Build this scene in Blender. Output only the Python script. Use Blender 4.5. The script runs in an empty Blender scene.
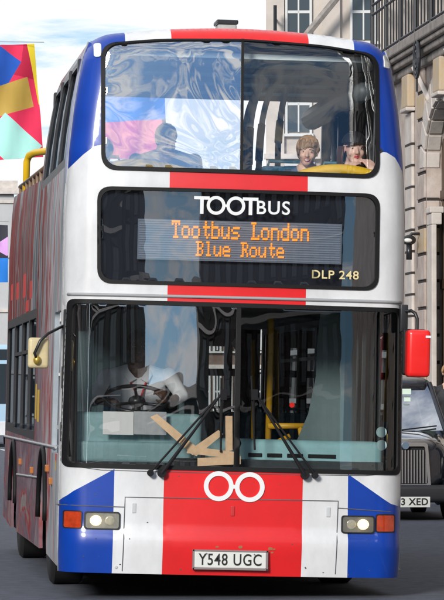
import bpy, bmesh, math, random
from mathutils import Vector, Matrix, noise
from mathutils.geometry import delaunay_2d_cdt
R = math.radians
rnd = random.Random(7)
sc = bpy.context.scene
COL = sc.collection

# ------------------------------------------------------------------ camera
YAW, PITCH, FPX = R(5.5), math.atan2(99, 4000), 4000.0
CAM = Vector((-2.92, -29.9, 1.5))
ROLL = R(1.3)                       # the bus leans on its suspension
cam = bpy.data.cameras.new('camera')
co = bpy.data.objects.new('camera', cam); COL.objects.link(co)
cam.sensor_fit = 'VERTICAL'; cam.sensor_height = 24; cam.sensor_width = 24
cam.lens = FPX / 600 * 24
cam.clip_start = 0.5; cam.clip_end = 6000
co.location = CAM
co.rotation_euler = (math.pi / 2 + PITCH, 0, -YAW)
sc.camera = co

# ------------------------------------------------------------------ world, sun, exposure
SUN_EL, SUN_ROT = R(21), R(206)
w = bpy.data.worlds.new('World'); sc.world = w; w.use_nodes = True
nt = w.node_tree; nt.nodes.clear()
N = nt.nodes.new; L = nt.links.new
out = N('ShaderNodeOutputWorld'); bg = N('ShaderNodeBackground'); bg.inputs[1].default_value = 0.1
sky = N('ShaderNodeTexSky'); sky.sky_type = 'NISHITA'; sky.sun_disc = False
sky.sun_elevation = SUN_EL; sky.sun_rotation = SUN_ROT; sky.air_density = 1.0; sky.dust_density = 0.4
tc = N('ShaderNodeTexCoord'); mp = N('ShaderNodeMapping'); mp.inputs['Scale'].default_value = (2.2, 2.2, 11)
mp.inputs['Rotation'].default_value = (0.25, 0.1, 0); mp.inputs['Location'].default_value = (0.4, 0.2, 1.3)
L(tc.outputs['Generated'], mp.inputs[0])
nz = N('ShaderNodeTexNoise'); nz.inputs['Scale'].default_value = 8.0; nz.inputs['Detail'].default_value = 9
nz.inputs['Roughness'].default_value = 0.58; nz.inputs['Distortion'].default_value = 0.5
L(mp.outputs[0], nz.inputs[0])
sepw = N('ShaderNodeSeparateXYZ'); L(tc.outputs['Generated'], sepw.inputs[0])
ma = N('ShaderNodeMath'); ma.operation = 'MULTIPLY_ADD'; L(sepw.outputs['Y'], ma.inputs[0])
ma.inputs[1].default_value = 0.07; L(nz.outputs[0], ma.inputs[2])
rp = N('ShaderNodeValToRGB'); rp.color_ramp.elements[0].position = 0.37; rp.color_ramp.elements[1].position = 0.53
L(ma.outputs[0], rp.inputs[0])
mx = N('ShaderNodeMix'); mx.data_type = 'RGBA'
mx.inputs['B'].default_value = (8.3, 8.55, 8.9, 1)
L(rp.outputs[0], mx.inputs[0]); deep = N('ShaderNodeMix'); deep.data_type = 'RGBA'; deep.blend_type = 'MULTIPLY'; deep.inputs[0].default_value = 1
deep.inputs['B'].default_value = (0.45, 0.66, 0.92, 1)
L(sky.outputs[0], deep.inputs['A']); L(deep.outputs['Result'], mx.inputs['A'])
L(mx.outputs['Result'], bg.inputs[0]); L(bg.outputs[0], out.inputs[0])
sl = bpy.data.lights.new('sun', 'SUN'); sl.energy = 2.5; sl.angle = R(12); sl.color = (1, 0.96, 0.9)
so = bpy.data.objects.new('sun', sl); COL.objects.link(so)
# light comes from behind and to the left of the camera, high up
sd = Vector((math.sin(SUN_ROT) * math.cos(SUN_EL), math.cos(SUN_ROT) * math.cos(SUN_EL), math.sin(SUN_EL)))
so.rotation_euler = sd.to_track_quat('Z', 'Y').to_euler()
so.location = (0, -20, 40)
sc.view_settings.view_transform = 'Standard'; sc.view_settings.look = 'None'
sc.view_settings.exposure = 0.35; sc.view_settings.gamma = 1
sc.view_settings.use_curve_mapping = False
sc.render.engine = 'CYCLES'
sc.cycles.max_bounces = 10; sc.cycles.transparent_max_bounces = 24

# ------------------------------------------------------------------ materials
MATS = {}
def lin(h):
    if isinstance(h, str):
        v = [int(h[i:i + 2], 16) / 255 for i in (0, 2, 4)]
        return tuple((c / 12.92 if c <= .04045 else ((c + .055) / 1.055) ** 2.4) for c in v) + (1,)
    return tuple(h) + (1,) if len(h) == 3 else h
def mat(name, col, rough=0.5, metal=0.0, coat=0.0, var=0.0, vscale=6.0, bump=0.0, bscale=40.0, emit=0.0, spec=0.5, col2=None, stretch=(1, 1, 1)):
    if name in MATS: return MATS[name]
    m = bpy.data.materials.new(name); m.use_nodes = True; t = m.node_tree
    b = t.nodes['Principled BSDF']; c = lin(col)
    b.inputs['Base Color'].default_value = c
    b.inputs['Roughness'].default_value = rough; b.inputs['Metallic'].default_value = metal
    b.inputs['Coat Weight'].default_value = coat; b.inputs['Coat Roughness'].default_value = 0.06
    b.inputs['Specular IOR Level'].default_value = spec
    if emit: b.inputs['Emission Color'].default_value = c; b.inputs['Emission Strength'].default_value = emit
    if var or bump:
        tcn = t.nodes.new('ShaderNodeTexCoord'); mpn = t.nodes.new('ShaderNodeMapping'); mpn.inputs['Scale'].default_value = stretch
        t.links.new(tcn.outputs['Object'], mpn.inputs[0])
    if var:
        n = t.nodes.new('ShaderNodeTexNoise'); n.inputs['Scale'].default_value = vscale; n.inputs['Detail'].default_value = 7
        n.inputs['Roughness'].default_value = 0.65
        t.links.new(mpn.outputs[0], n.inputs[0])
        r = t.nodes.new('ShaderNodeValToRGB'); r.color_ramp.elements[0].position = 0.32; r.color_ramp.elements[1].position = 0.68
        c2 = lin(col2) if col2 else tuple(x * (1 - var) for x in c[:3]) + (1,)
        r.color_ramp.elements[0].color = c2; r.color_ramp.elements[1].color = c
        t.links.new(n.outputs[0], r.inputs[0]); t.links.new(r.outputs[0], b.inputs['Base Color'])
    if bump:
        n2 = t.nodes.new('ShaderNodeTexNoise'); n2.inputs['Scale'].default_value = bscale; n2.inputs['Detail'].default_value = 5
        t.links.new(mpn.outputs[0], n2.inputs[0])
        bp = t.nodes.new('ShaderNodeBump'); bp.inputs['Strength'].default_value = bump; bp.inputs['Distance'].default_value = 0.02
        t.links.new(n2.outputs[0], bp.inputs['Height']); t.links.new(bp.outputs[0], b.inputs['Normal'])
    MATS[name] = m; return m
def glass(name, tint=(0.85, 0.93, 0.92), refl=0.12, rough=0.0, wave=0.0, wscale=2.0, ior=1.5, gcol=(0.97, 0.98, 1)):
    m = bpy.data.materials.new(name); m.use_nodes = True; t = m.node_tree; t.nodes.clear()
    o = t.nodes.new('ShaderNodeOutputMaterial'); tr = t.nodes.new('ShaderNodeBsdfTransparent'); tr.inputs[0].default_value = tint + (1,)
    g = t.nodes.new('ShaderNodeBsdfGlossy'); g.inputs['Roughness'].default_value = rough; g.inputs[0].default_value = gcol + (1,)
    f = t.nodes.new('ShaderNodeFresnel'); f.inputs[0].default_value = ior
    a = t.nodes.new('ShaderNodeMath'); a.operation = 'ADD'; a.use_clamp = True; a.inputs[1].default_value = refl
    mi = t.nodes.new('ShaderNodeMixShader')
    t.links.new(f.outputs[0], a.inputs[0]); t.links.new(a.outputs[0], mi.inputs[0])
    t.links.new(tr.outputs[0], mi.inputs[1]); t.links.new(g.outputs[0], mi.inputs[2]); t.links.new(mi.outputs[0], o.inputs[0])
    if wave:
        tcn = t.nodes.new('ShaderNodeTexCoord'); n = t.nodes.new('ShaderNodeTexNoise'); n.inputs['Scale'].default_value = wscale
        n.inputs['Detail'].default_value = 2; n.inputs['Distortion'].default_value = 1.0
        bp = t.nodes.new('ShaderNodeBump'); bp.inputs['Strength'].default_value = 1.0; bp.inputs['Distance'].default_value = wave
        t.links.new(tcn.outputs['Object'], n.inputs[0]); t.links.new(n.outputs[0], bp.inputs['Height']); t.links.new(bp.outputs[0], g.inputs['Normal'])
    return m

white = mat('white_paint', (0.80, 0.81, 0.82), 0.28, coat=0.5, var=0.22, vscale=3.2, stretch=(1, 1, .5))
red = mat('red_paint', (0.80, 0.016, 0.018), 0.35, coat=0.3, var=0.14, vscale=2.5)
redtop = red
blue = mat('blue_paint', (0.001, 0.052, 0.40), 0.35, coat=0.25, var=0.2, vscale=3)
lining = mat('bus_lining', (0.30, 0.34, 0.35), 0.6, var=0.2)
rubber = mat('black_rubber', (0.008, 0.008, 0.009), 0.6, spec=.25)
blackp = mat('black_plastic', (0.018, 0.019, 0.021), 0.35)
dark = mat('dark_underbody', (0.006, 0.006, 0.006), 0.9)
steel = mat('steel_pole', (0.45, 0.47, 0.5), 0.3, metal=0.9)
yellow = mat('yellow_rail_paint', (0.85, 0.52, 0.015), 0.4)
teal = mat('teal_dashboard', (0.30, 0.50, 0.52), 0.55, var=0.15, vscale=8)
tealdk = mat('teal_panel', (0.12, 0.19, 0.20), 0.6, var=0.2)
seatm = mat('seat_moquette', (0.05, 0.22, 0.36), 0.85, var=0.5, vscale=30)
seatp = mat('seat_shell', (0.05, 0.16, 0.20), 0.5)
chrome = mat('chrome', (0.75, 0.76, 0.78), 0.12, metal=1.0)
platew = mat('plate_white', (0.75, 0.76, 0.72), 0.4, var=0.06)
blackt = mat('black_lettering', (0.01, 0.01, 0.01), 0.5)
whitet = mat('white_lettering', (0.82, 0.83, 0.83), 0.45)
glass_up = glass('upper_window_glass', (0.94, 0.97, 0.98), 0.44, 0.0, 0.007, 1.3)
glass_ur = glass('nearside_upper_glass', (0.98, 0.99, 1.0), 0.045, 0.0, 0.003, 1.3)
glass_ws = glass('windscreen_glass', (0.99, 1.0, 1.0), 0.25, 0.0, 0.0042, 0.8)
glass_wr = glass('nearside_windscreen_glass', (0.90, 0.95, 0.95), 0.04, 0.0, 0.0015, 0.9)
glass_de = glass('destination_glass', (0.85, 0.88, 0.92), 0.11, 0.0, 0.003, 0.8)
glass_sd = glass('tinted_side_glass', (0.70, 0.78, 0.78), 0.03, 0.0)
glass_sl = glass('offside_tinted_glass', (0.10, 0.12, 0.13), 0.02, 0.0, ior=1.12, gcol=(.22, .25, .28))
glass_su = glass('offside_upper_glass', (0.75, 0.82, 0.83), 0.02, 0.0, ior=1.2, gcol=(.30, .34, .38))
glass_cl = glass('clear_panel_glass', (0.62, 0.76, 0.72), 0.03, 0.08)

# ------------------------------------------------------------------ helpers
def tag(o, label=None, cat=None, group=None, kind=None):
    if label: o['label'] = label
    if cat: o['category'] = cat
    if group: o['group'] = group
    if kind: o['kind'] = kind
    return o
def empty(name, loc=(0, 0, 0), rot=(0, 0, 0), **k):
    o = bpy.data.objects.new(name, None); COL.objects.link(o); o.location = loc; o.rotation_euler = rot
    return tag(o, **k)
def link(name, me, parent=None, mats=None, smooth=False, angle=None):
    o = bpy.data.objects.new(name, me); COL.objects.link(o); o.parent = parent
    if mats:
        for m in (mats if isinstance(mats, (list, tuple)) else [mats]): me.materials.append(m)
    if smooth:
        for p in me.polygons: p.use_smooth = True
    if angle is not None:
        try: me.set_sharp_from_angle(angle=R(angle))
        except Exception: pass
    return o
class MB:
    """collects shapes; build() links them as one mesh object"""
    def __init__(s): s.bm = bmesh.new(); s.mi = 0
    def faces(s, vs, fs):
        bv = [s.bm.verts.new(v) for v in vs]
        for f in fs:
            try: fc = s.bm.faces.new([bv[i] for i in f]); fc.material_index = s.mi
            except ValueError: pass
        return s
    def box(s, x0, x1, y0, y1, z0, z1, M=None, bev=0.0):
        tmp = bmesh.new(); bmesh.ops.create_cube(tmp, size=1)
        for v in tmp.verts: v.co = Vector(((x0 + x1) / 2 + v.co.x * (x1 - x0), (y0 + y1) / 2 + v.co.y * (y1 - y0), (z0 + z1) / 2 + v.co.z * (z1 - z0)))
        if bev: bmesh.ops.bevel(tmp, geom=tmp.edges[:] , offset=bev, segments=3, affect='EDGES', profile=.6)
        return s._add(tmp, M)
    def _add(s, tmp, M=None):
        tmp.verts.index_update()
        vs = [(M @ v.co if M else v.co.copy()) for v in tmp.verts]; fs = [[v.index for v in f.verts] for f in tmp.faces]
        tmp.free(); return s.faces(vs, fs)
    def tube(s, pts, r, n=10, caps=True):
        pts = [Vector(p) for p in pts]; rr = r if isinstance(r, (list, tuple)) else [r] * len(pts)
        vs = []; fs = []; t0 = (pts[1] - pts[0]).normalized()
        up = Vector((0, 0, 1)) if abs(t0.z) < .9 else Vector((1, 0, 0)); a = t0.cross(up).normalized()
        for i, p in enumerate(pts):
            t = (pts[min(i + 1, len(pts) - 1)] - pts[max(i - 1, 0)]).normalized()
            a = (a - t * a.dot(t)).normalized(); b = t.cross(a)
            for k in range(n):
                g = 2 * math.pi * k / n; vs.append(p + (a * math.cos(g) + b * math.sin(g)) * rr[i])
        for i in range(len(pts) - 1):
            for k in range(n): fs.append((i * n + k, i * n + (k + 1) % n, (i + 1) * n + (k + 1) % n, (i + 1) * n + k))
        if caps: fs.append(tuple(range(n))[::-1]); fs.append(tuple((len(pts) - 1) * n + k for k in range(n)))
        return s.faces(vs, fs)
    def ell(s, c, r, M=None, sub=3):
        tmp = bmesh.new(); bmesh.ops.create_icosphere(tmp, subdivisions=sub, radius=1)
        for v in tmp.verts: v.co = Vector((c[0] + v.co.x * r[0], c[1] + v.co.y * r[1], c[2] + v.co.z * r[2]))
        return s._add(tmp, M)
    def cap(s, p1, p2, r1, r2):
        p1 = Vector(p1); p2 = Vector(p2)
        s.tube([p1, (p1 + p2) / 2, p2], [r1, (r1 + r2) / 2, r2], 14)
        s.ell(p1, (r1,) * 3, sub=2); s.ell(p2, (r2,) * 3, sub=2); return s
    def ring(s, c, ro, ri, y0, y1, n=40):     # annulus in the x-z plane
        vs = []; fs = []
        for k in range(n):
            a = 2 * math.pi * k / n; cx, sx = math.cos(a), math.sin(a)
            for (r, y) in ((ro, y0), (ri, y0), (ri, y1), (ro, y1)): vs.append((c[0] + r * cx, y, c[1] + r * sx))
        for k in range(n):
            j = (k + 1) % n
            for q in range(4): fs.append((k * 4 + q, k * 4 + (q + 1) % 4, j * 4 + (q + 1) % 4, j * 4 + q))
        return s.faces(vs, fs)
    def cyl(s, c, axis, r, h, n=32):
        ax = {'x': Vector((1, 0, 0)), 'y': Vector((0, 1, 0)), 'z': Vector((0, 0, 1))}[axis]; c = Vector(c)
        return s.tube([c - ax * h / 2, c + ax * h / 2], r, n)
    def prism(s, poly, f0, f1):               # poly list mapped by two functions to the two caps
        n = len(poly); vs = [f0(*p) for p in poly] + [f1(*p) for p in poly]
        return s.faces(vs, [tuple(range(n)), tuple(range(2 * n - 1, n - 1, -1))] + [(i, (i + 1) % n, n + (i + 1) % n, n + i) for i in range(n)])
    def build(s, name, mats=None, parent=None, smooth=False, bevel=0.0, angle=None, remesh=0.0, seg=2):
        bmesh.ops.recalc_face_normals(s.bm, faces=s.bm.faces[:])
        me = bpy.data.meshes.new(name); s.bm.to_mesh(me); s.bm.free()
        o = link(name, me, parent, mats, smooth, angle)
        if remesh:
            m = o.modifiers.new('skin', 'REMESH'); m.mode = 'VOXEL'; m.voxel_size = remesh; m.use_smooth_shade = True
            m2 = o.modifiers.new('soften', 'SMOOTH'); m2.factor = .5; m2.iterations = 4
        if bevel:
            m = o.modifiers.new('bevel', 'BEVEL'); m.width = bevel; m.segments = seg; m.limit_method = 'ANGLE'
        return o
def interp(tab, x):
    if x <= tab[0][0]: return tab[0][1]
    for (a, b), (c, d) in zip(tab, tab[1:]):
        if x <= c:
            t = (x - a) / (c - a); return b + (d - b) * t
    return tab[-1][1]
def pip(p, poly):
    x, y = p; c = False; n = len(poly); j = n - 1
    for i in range(n):
        xi, yi = poly[i]; xj, yj = poly[j]
        if (yi > y) != (yj > y) and x < (xj - xi) * (y - yi) / (yj - yi) + xi: c = not c
        j = i
    return c
def dens(poly, step):
    o = []
    for i, a in enumerate(poly):
        b = poly[(i + 1) % len(poly)]; d = math.hypot(b[0] - a[0], b[1] - a[1]); n = max(1, int(d / step + .5))
        for k in range(n): o.append((a[0] + (b[0] - a[0]) * k / n, a[1] + (b[1] - a[1]) * k / n))
    return o
def rrect(x0, x1, z0, z1, r, n=6):
    o = []
    for cx, cz, a0 in ((x1 - r, z1 - r, 0), (x0 + r, z1 - r, 90), (x0 + r, z0 + r, 180), (x1 - r, z0 + r, 270)):
        for k in range(n + 1):
            a = R(a0 + 90 * k / n); o.append((cx + r * math.cos(a), cz + r * math.sin(a)))
    return o
def rquad(p, r, n=6):     # rounded polygon
    o = []; m = len(p)
    for i in range(m):
        a = Vector(p[i - 1]); b = Vector(p[i]); c = Vector(p[(i + 1) % m])
        u = (a - b).normalized() * r; v = (c - b).normalized() * r
        for k in range(n + 1):
            t = k / n; q = b + u * (1 - t) ** 2 + v * t ** 2; o.append((q.x, q.y))
    return o
def panel(name, outline, mapf, mats, parent, holes=(), regions=(), step=0.05, thick=0.0, offset=1.0, lin_idx=None, smooth=True, extra=(), flip=False, skip=None):
    """a sheet cut to an outline (with holes), bent over mapf(a,b); regions = [(material index, polygon)]"""
    loops = [dens(outline, step)] + [dens(h, step) for h in holes] + [dens(r[1], step) for r in regions]
    vs = []; es = []
    for lp in loops:
        b = len(vs); vs += lp; es += [(b + i, b + (i + 1) % len(lp)) for i in range(len(lp))]
    xs = [p[0] for p in outline]; ys = [p[1] for p in outline]
    nx = int((max(xs) - min(xs)) / step) + 1; ny = int((max(ys) - min(ys)) / step) + 1
    for i in range(nx + 1):
        for j in range(ny + 1):
            p = (min(xs) + (max(xs) - min(xs)) * i / nx, min(ys) + (max(ys) - min(ys)) * j / ny)
            if pip(p, outline) and not (skip and skip(p)): vs.append(p)
    vs += [p for p in extra if pip(p, outline)]
    r = delaunay_2d_cdt([Vector(v) for v in vs], es, [], 0, 1e-5)
    V, Fc = r[0], r[2]; keep = []; mi = []
    for f in Fc:
        c = (sum(V[i][0] for i in f) / len(f), sum(V[i][1] for i in f) / len(f))
        if not pip(c, outline) or any(pip(c, h) for h in holes): continue
        m = 0
        for k, poly in regions:
            if pip(c, poly): m = k
        keep.append(f); mi.append(m)
    used = sorted({i for f in keep for i in f}); ix = {a: b for b, a in enumerate(used)}
    me = bpy.data.meshes.new(name)
    me.from_pydata([mapf(V[i][0], V[i][1]) for i in used], [], [[ix[i] for i in (reversed(f) if flip else f)] for f in keep])
    o = link(name, me, parent, mats, smooth)
    for p, m in zip(me.polygons, mi): p.material_index = m
    if thick:
        s = o.modifiers.new('thickness', 'SOLIDIFY'); s.thickness = thick; s.offset = offset
        if lin_idx is not None: s.material_offset = 20; s.material_offset_rim = 0
        e = o.modifiers.new('crisp edges', 'EDGE_SPLIT'); e.split_angle = R(66)
    return o
def textmesh(name, body, size, M, mats, parent, extrude=0.002, bold=0.0, spacing=1.0, align='CENTER'):
    cu = bpy.data.curves.new(name, 'FONT'); cu.body = body; cu.size = size; cu.extrude = extrude; cu.offset = bold
    cu.align_x = align; cu.align_y = 'CENTER'; cu.space_character = spacing
    o = bpy.data.objects.new(name, cu); COL.objects.link(o)
    dg = bpy.context.evaluated_depsgraph_get(); me = bpy.data.meshes.new_from_object(o.evaluated_get(dg))
    bpy.data.objects.remove(o); me.transform(M)
    return link(name, me, parent, mats)
def B(px, py, y=0.05):
    """a point of the photograph on the plane y, in the bus's own leaning frame, in metres"""
    a = (px - 222) / FPX; b = (300 - py) / FPX
    f = Vector((math.sin(YAW) * math.cos(PITCH), math.cos(YAW) * math.cos(PITCH), math.sin(PITCH)))
    r = Vector((math.cos(YAW), -math.sin(YAW), 0)); u = r.cross(f); d = f + r * a + u * b
    t = (y - CAM.y) / d.y; P = CAM + d * t; c, s = math.cos(ROLL), math.sin(ROLL)
    return ((P.x - .033) * c - P.z * s, (P.x - .033) * s + P.z * c)
def WP(px, py, y):
    """the same, in world metres"""
    x, z = B(px, py, y); c, s = math.cos(ROLL), math.sin(ROLL)
    return (x * c + z * s + .033, -x * s + z * c)

# ------------------------------------------------------------------ ground
asph = mat('asphalt', (0.115, 0.128, 0.165), 0.85, var=0.45, vscale=7, bump=0.6, bscale=120)
pave = mat('paving', (0.30, 0.29, 0.27), 0.8, var=0.25, vscale=3, bump=.2)
kerbm = mat('kerb_granite', (0.33, 0.32, 0.31), 0.8, var=0.3, vscale=10)
m = MB(); m.faces([(-800, -600, 0), (800, -600, 0), (800, 3000, 0), (-800, 3000, 0)], [(0, 1, 2, 3)])
m.build('road', asph)['kind'] = 'structure'
m = MB(); m.box(6.3, 6.55, -200, 56, 0, .125); m.box(-14.2, -13.95, -60, 400, 0, .125)
m.build('kerb', kerbm, bevel=.02)['kind'] = 'structure'
m = MB(); m.box(6.552, 60, -200, 56, -.05, .12); m.box(-60, -14.202, -60, 400, -.05, .12)
m.build('pavement', pave)['kind'] = 'structure'
m = MB()
for k in range(40): m.box(1.9, 2.02, -40 + k * 9, -36 + k * 9, .003, .004)
m.build('lane_marking', mat('road_paint', (.7, .7, .68), .7, var=.3))['kind'] = 'structure'

# ------------------------------------------------------------------ bus body
XO = .033
bus = empty('double_decker_bus', (XO, 0, 0), (0, ROLL, 0),
            label='double decker bus in a white, red and blue flag pattern with open rear top', cat='bus')
WT = [(0.1, 1.285), (0.3, 1.298), (2.9, 1.298), (3.35, 1.278), (3.7, 1.243), (3.94, 1.208), (4.1, 1.178), (4.2, 1.14), (4.35, 1.10)]
YT = [(0.15, 0.0), (.40, -0.03), (.455, -.03), (.50, -0.004), (0.98, 0.0), (2.25, 0.068), (2.35, 0.07), (3.1, 0.10), (4.1, 0.225), (4.35, .26)]
def W(z): return interp(WT, z)
def zt(x): return 4.325 - 0.080 * (x / 1.08) ** 2 - .038 * (max(0, abs(x) - .98) / .15) ** 2
RC, RD = 0.19, 0.21
def Yf(x, z, roll=True):
    wz = W(z); ax = min(abs(x), wz); ax = wz if ax > wz - .0012 else ax; y = interp(YT, z) + 0.10 * (x / 1.27) ** 2
    if ax > wz - RC:
        q = (ax - (wz - RC)) / RC; y += RD * (1 - math.sqrt(max(0, 1 - q * q)))
    d = zt(x) - z
    if roll and d < 0.12:
        q = 1 - (max(0, d) if d > .0012 else 0) / 0.12; y += 0.15 * (1 - math.sqrt(max(0, 1 - q * q)))
    return y
def Fm(off=0.0):
    return lambda x, z: (x, Yf(x, z) + off, z)
def Bp(*pts): return [B(*p) for p in pts]
zs = [0.175 + (4.2 - .175) * i / 80 for i in range(81)]
CORN = [(sg * (W(z) - d), z) for z in zs for d in (.0015, .006, .013, .022, .034, .05, .07, .095, .125, .16) for sg in (-1, 1)]
CORN += [(-1.1 + 2.2 * i / 44, zt(-1.1 + 2.2 * i / 44) - d) for i in range(45) for d in (.002, .007, .015, .028, .045, .07, .1)]
xs_top = [W(4.2) * (1 - 2 * i / 30) for i in range(31)]
outline = [(W(z), z) for z in zs] + [(x, zt(x)) for x in xs_top[1:-1]] + [(-W(z), z) for z in reversed(zs)]
up_open = rquad(Bp((104.5, 39), (380, 49), (381.5, 177), (104, 166)), .11)
up_open = rquad([(-1.055, 4.17), (-1.038, 3.215), (1.067, 3.205), (1.056, 4.15), (.62, 4.205), (.05, 4.230), (-.6, 4.215)], .12)
de_open = rquad([(-1.068, 3.075), (-1.053, 2.355), (1.072, 2.350), (1.072, 3.075)], .11)
ws_open = rquad([(-1.274, 2.225), (-1.288, .965), (1.288, .955), (1.280, 2.215)], .055)
big = 5
regs = [(1, [(-.530, 0), (-.530, big), (.519, big), (.519, 0)]),
        (2, [(-.878, big), (-.878, 4.0), (-1.03, 4.0), (-1.04, 3.40), (-1.11, 3.375), (-1.18, 3.32), (-1.30, 3.20), (-1.5, 3.1), (-1.5, big)]),
        (2, [(.872, big), (.872, 4.0), (1.03, 4.0), (1.06, 3.41), (1.13, 3.40), (1.20, 3.365), (1.27, 3.27), (1.4, 3.1), (1.5, big)]),
        (2, Bp((114.5, 469), (111, 600), (30, 600), (30, 512), (56, 506), (62, 500), (74, 491))),
        (2, Bp((348, 474), (347, 600), (420, 600), (420, 512), (392, 504), (384, 499)))]
front = panel('front_panel', outline, Fm(), [white, red, blue, lining], bus, [up_open, de_open, ws_open], regs, step=.05, thick=.03, offset=-1, lin_idx=3, extra=CORN, skip=lambda p: abs(p[0]) > W(p[1]) - .17 or p[1] > zt(p[0]) - .11)
def grow(poly, d):
    cx = sum(p[0] for p in poly) / len(poly); cz = sum(p[1] for p in poly) / len(poly)
    hx = max(abs(p[0] - cx) for p in poly); hz = max(abs(p[1] - cz) for p in poly)
    return [(cx + (p[0] - cx) * (hx + d) / hx, cz + (p[1] - cz) * (hz + d) / hz) for p in poly]
def frame(name, poly, dout, din, off, th, material):
    return panel(name, grow(poly, dout), Fm(off), material, bus, [grow(poly, -din)], (), step=.05, thick=th, offset=-1)
frame('upper_window_gasket', up_open, .008, .022, -.014, .03, rubber)
frame('destination_gasket', de_open, .006, .02, -.012, .03, rubber)
frame('windscreen_gasket', ws_open, .003, .03, -.010, .03, rubber)
XD = 0.012
def clip(poly, side):     # keep x<XD or x>XD
    o = []; ins = (lambda p: p[0] <= XD) if side < 0 else (lambda p: p[0] >= XD)
    for i, a in enumerate(poly):
        b = poly[(i + 1) % len(poly)]
        if ins(a): o.append(a)
        if ins(a) != ins(b):
            t = (XD - a[0]) / (b[0] - a[0]); o.append((XD, a[1] + (b[1] - a[1]) * t))
    return o
panel('upper_window', clip(up_open, -1), Fm(.006), glass_up, bus)
panel('upper_window', clip(up_open, 1), Fm(.006), glass_ur, bus)
panel('windscreen', clip(ws_open, -1), Fm(.006), glass_ws, bus)
panel('windscreen', clip(ws_open, 1), Fm(.006), glass_wr, bus)
panel('window_divider', [(XD - .011, 3.21), (XD + .011, 3.21), (XD + .011, 4.235), (XD - .011, 4.235)], Fm(-.006), rubber, bus, thick=.03, offset=-1)
panel('windscreen_divider', [(XD - .022, .97), (XD + .022, .97), (XD + .016, 2.22), (XD - .016, 2.22)], Fm(-.008), rubber, bus, thick=.05, offset=-1)
for sx in (-1, 1):       # door and screen pillars
    e = 1.270
    panel('screen_pillar', [(sx * e, .98), (sx * (e - .055), .98), (sx * (e - .045), 2.2), (sx * e, 2.2)], Fm(.03), blackp, bus, thick=.05, offset=-1)
# gutter lip above the windscreen
m = MB(); pts = [(x, Yf(x, 2.262) - .006, 2.262) for x in [(-1.27 + 2.54 * i / 60) for i in range(61)]]
m.tube(pts, .012, 8); m.build('drip_lip', mat('grey_trim', (.35, .36, .37), .4), bus, smooth=True)
# side panels
def Sm(sx, off=0.0):
    def f(y, z):
        e = Yf(W(z), z, False); k = max(0, min(1, (1.3 - y) / .9)); yy = y + (e - .40) * k
        return (sx * (W(z) - off), yy, z)
    return f
def arch(cy, r=.56, n=14): return [(cy + r * math.cos(math.pi * (1 - k / n)), .5 + r * math.sin(math.pi * (1 - k / n))) for k in range(n + 1)]
BL = 10.25
so_ = [(.40, .20)] + [(p[0], p[1]) for p in ([(2.04, .24)] + arch(2.6) + [(3.16, .24)])] + [(7.44, .24)] + arch(8.0) + [(8.56, .24), (BL, .30), (BL, 3.50), (7.5, 3.44), (4.62, 3.36), (4.5, 3.40), (4.30, 4.2), (.40, 4.2)]
swl = [rrect(4.45, 5.62, 1.20, 2.17, .05), rrect(5.74, 6.98, 1.20, 2.17, .05), rrect(7.10, 8.50, 1.20, 2.17, .05), rrect(8.62, 10.08, 1.24, 2.17, .05)]
swu = [rrect(.95, 1.95, 3.33, 4.06, .06), rrect(2.05, 3.10, 3.33, 4.06, .06), rrect(3.20, 4.22, 3.33, 4.06, .06)]
drv = [rrect(.62, 1.50, 1.05, 2.15, .06)]
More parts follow.
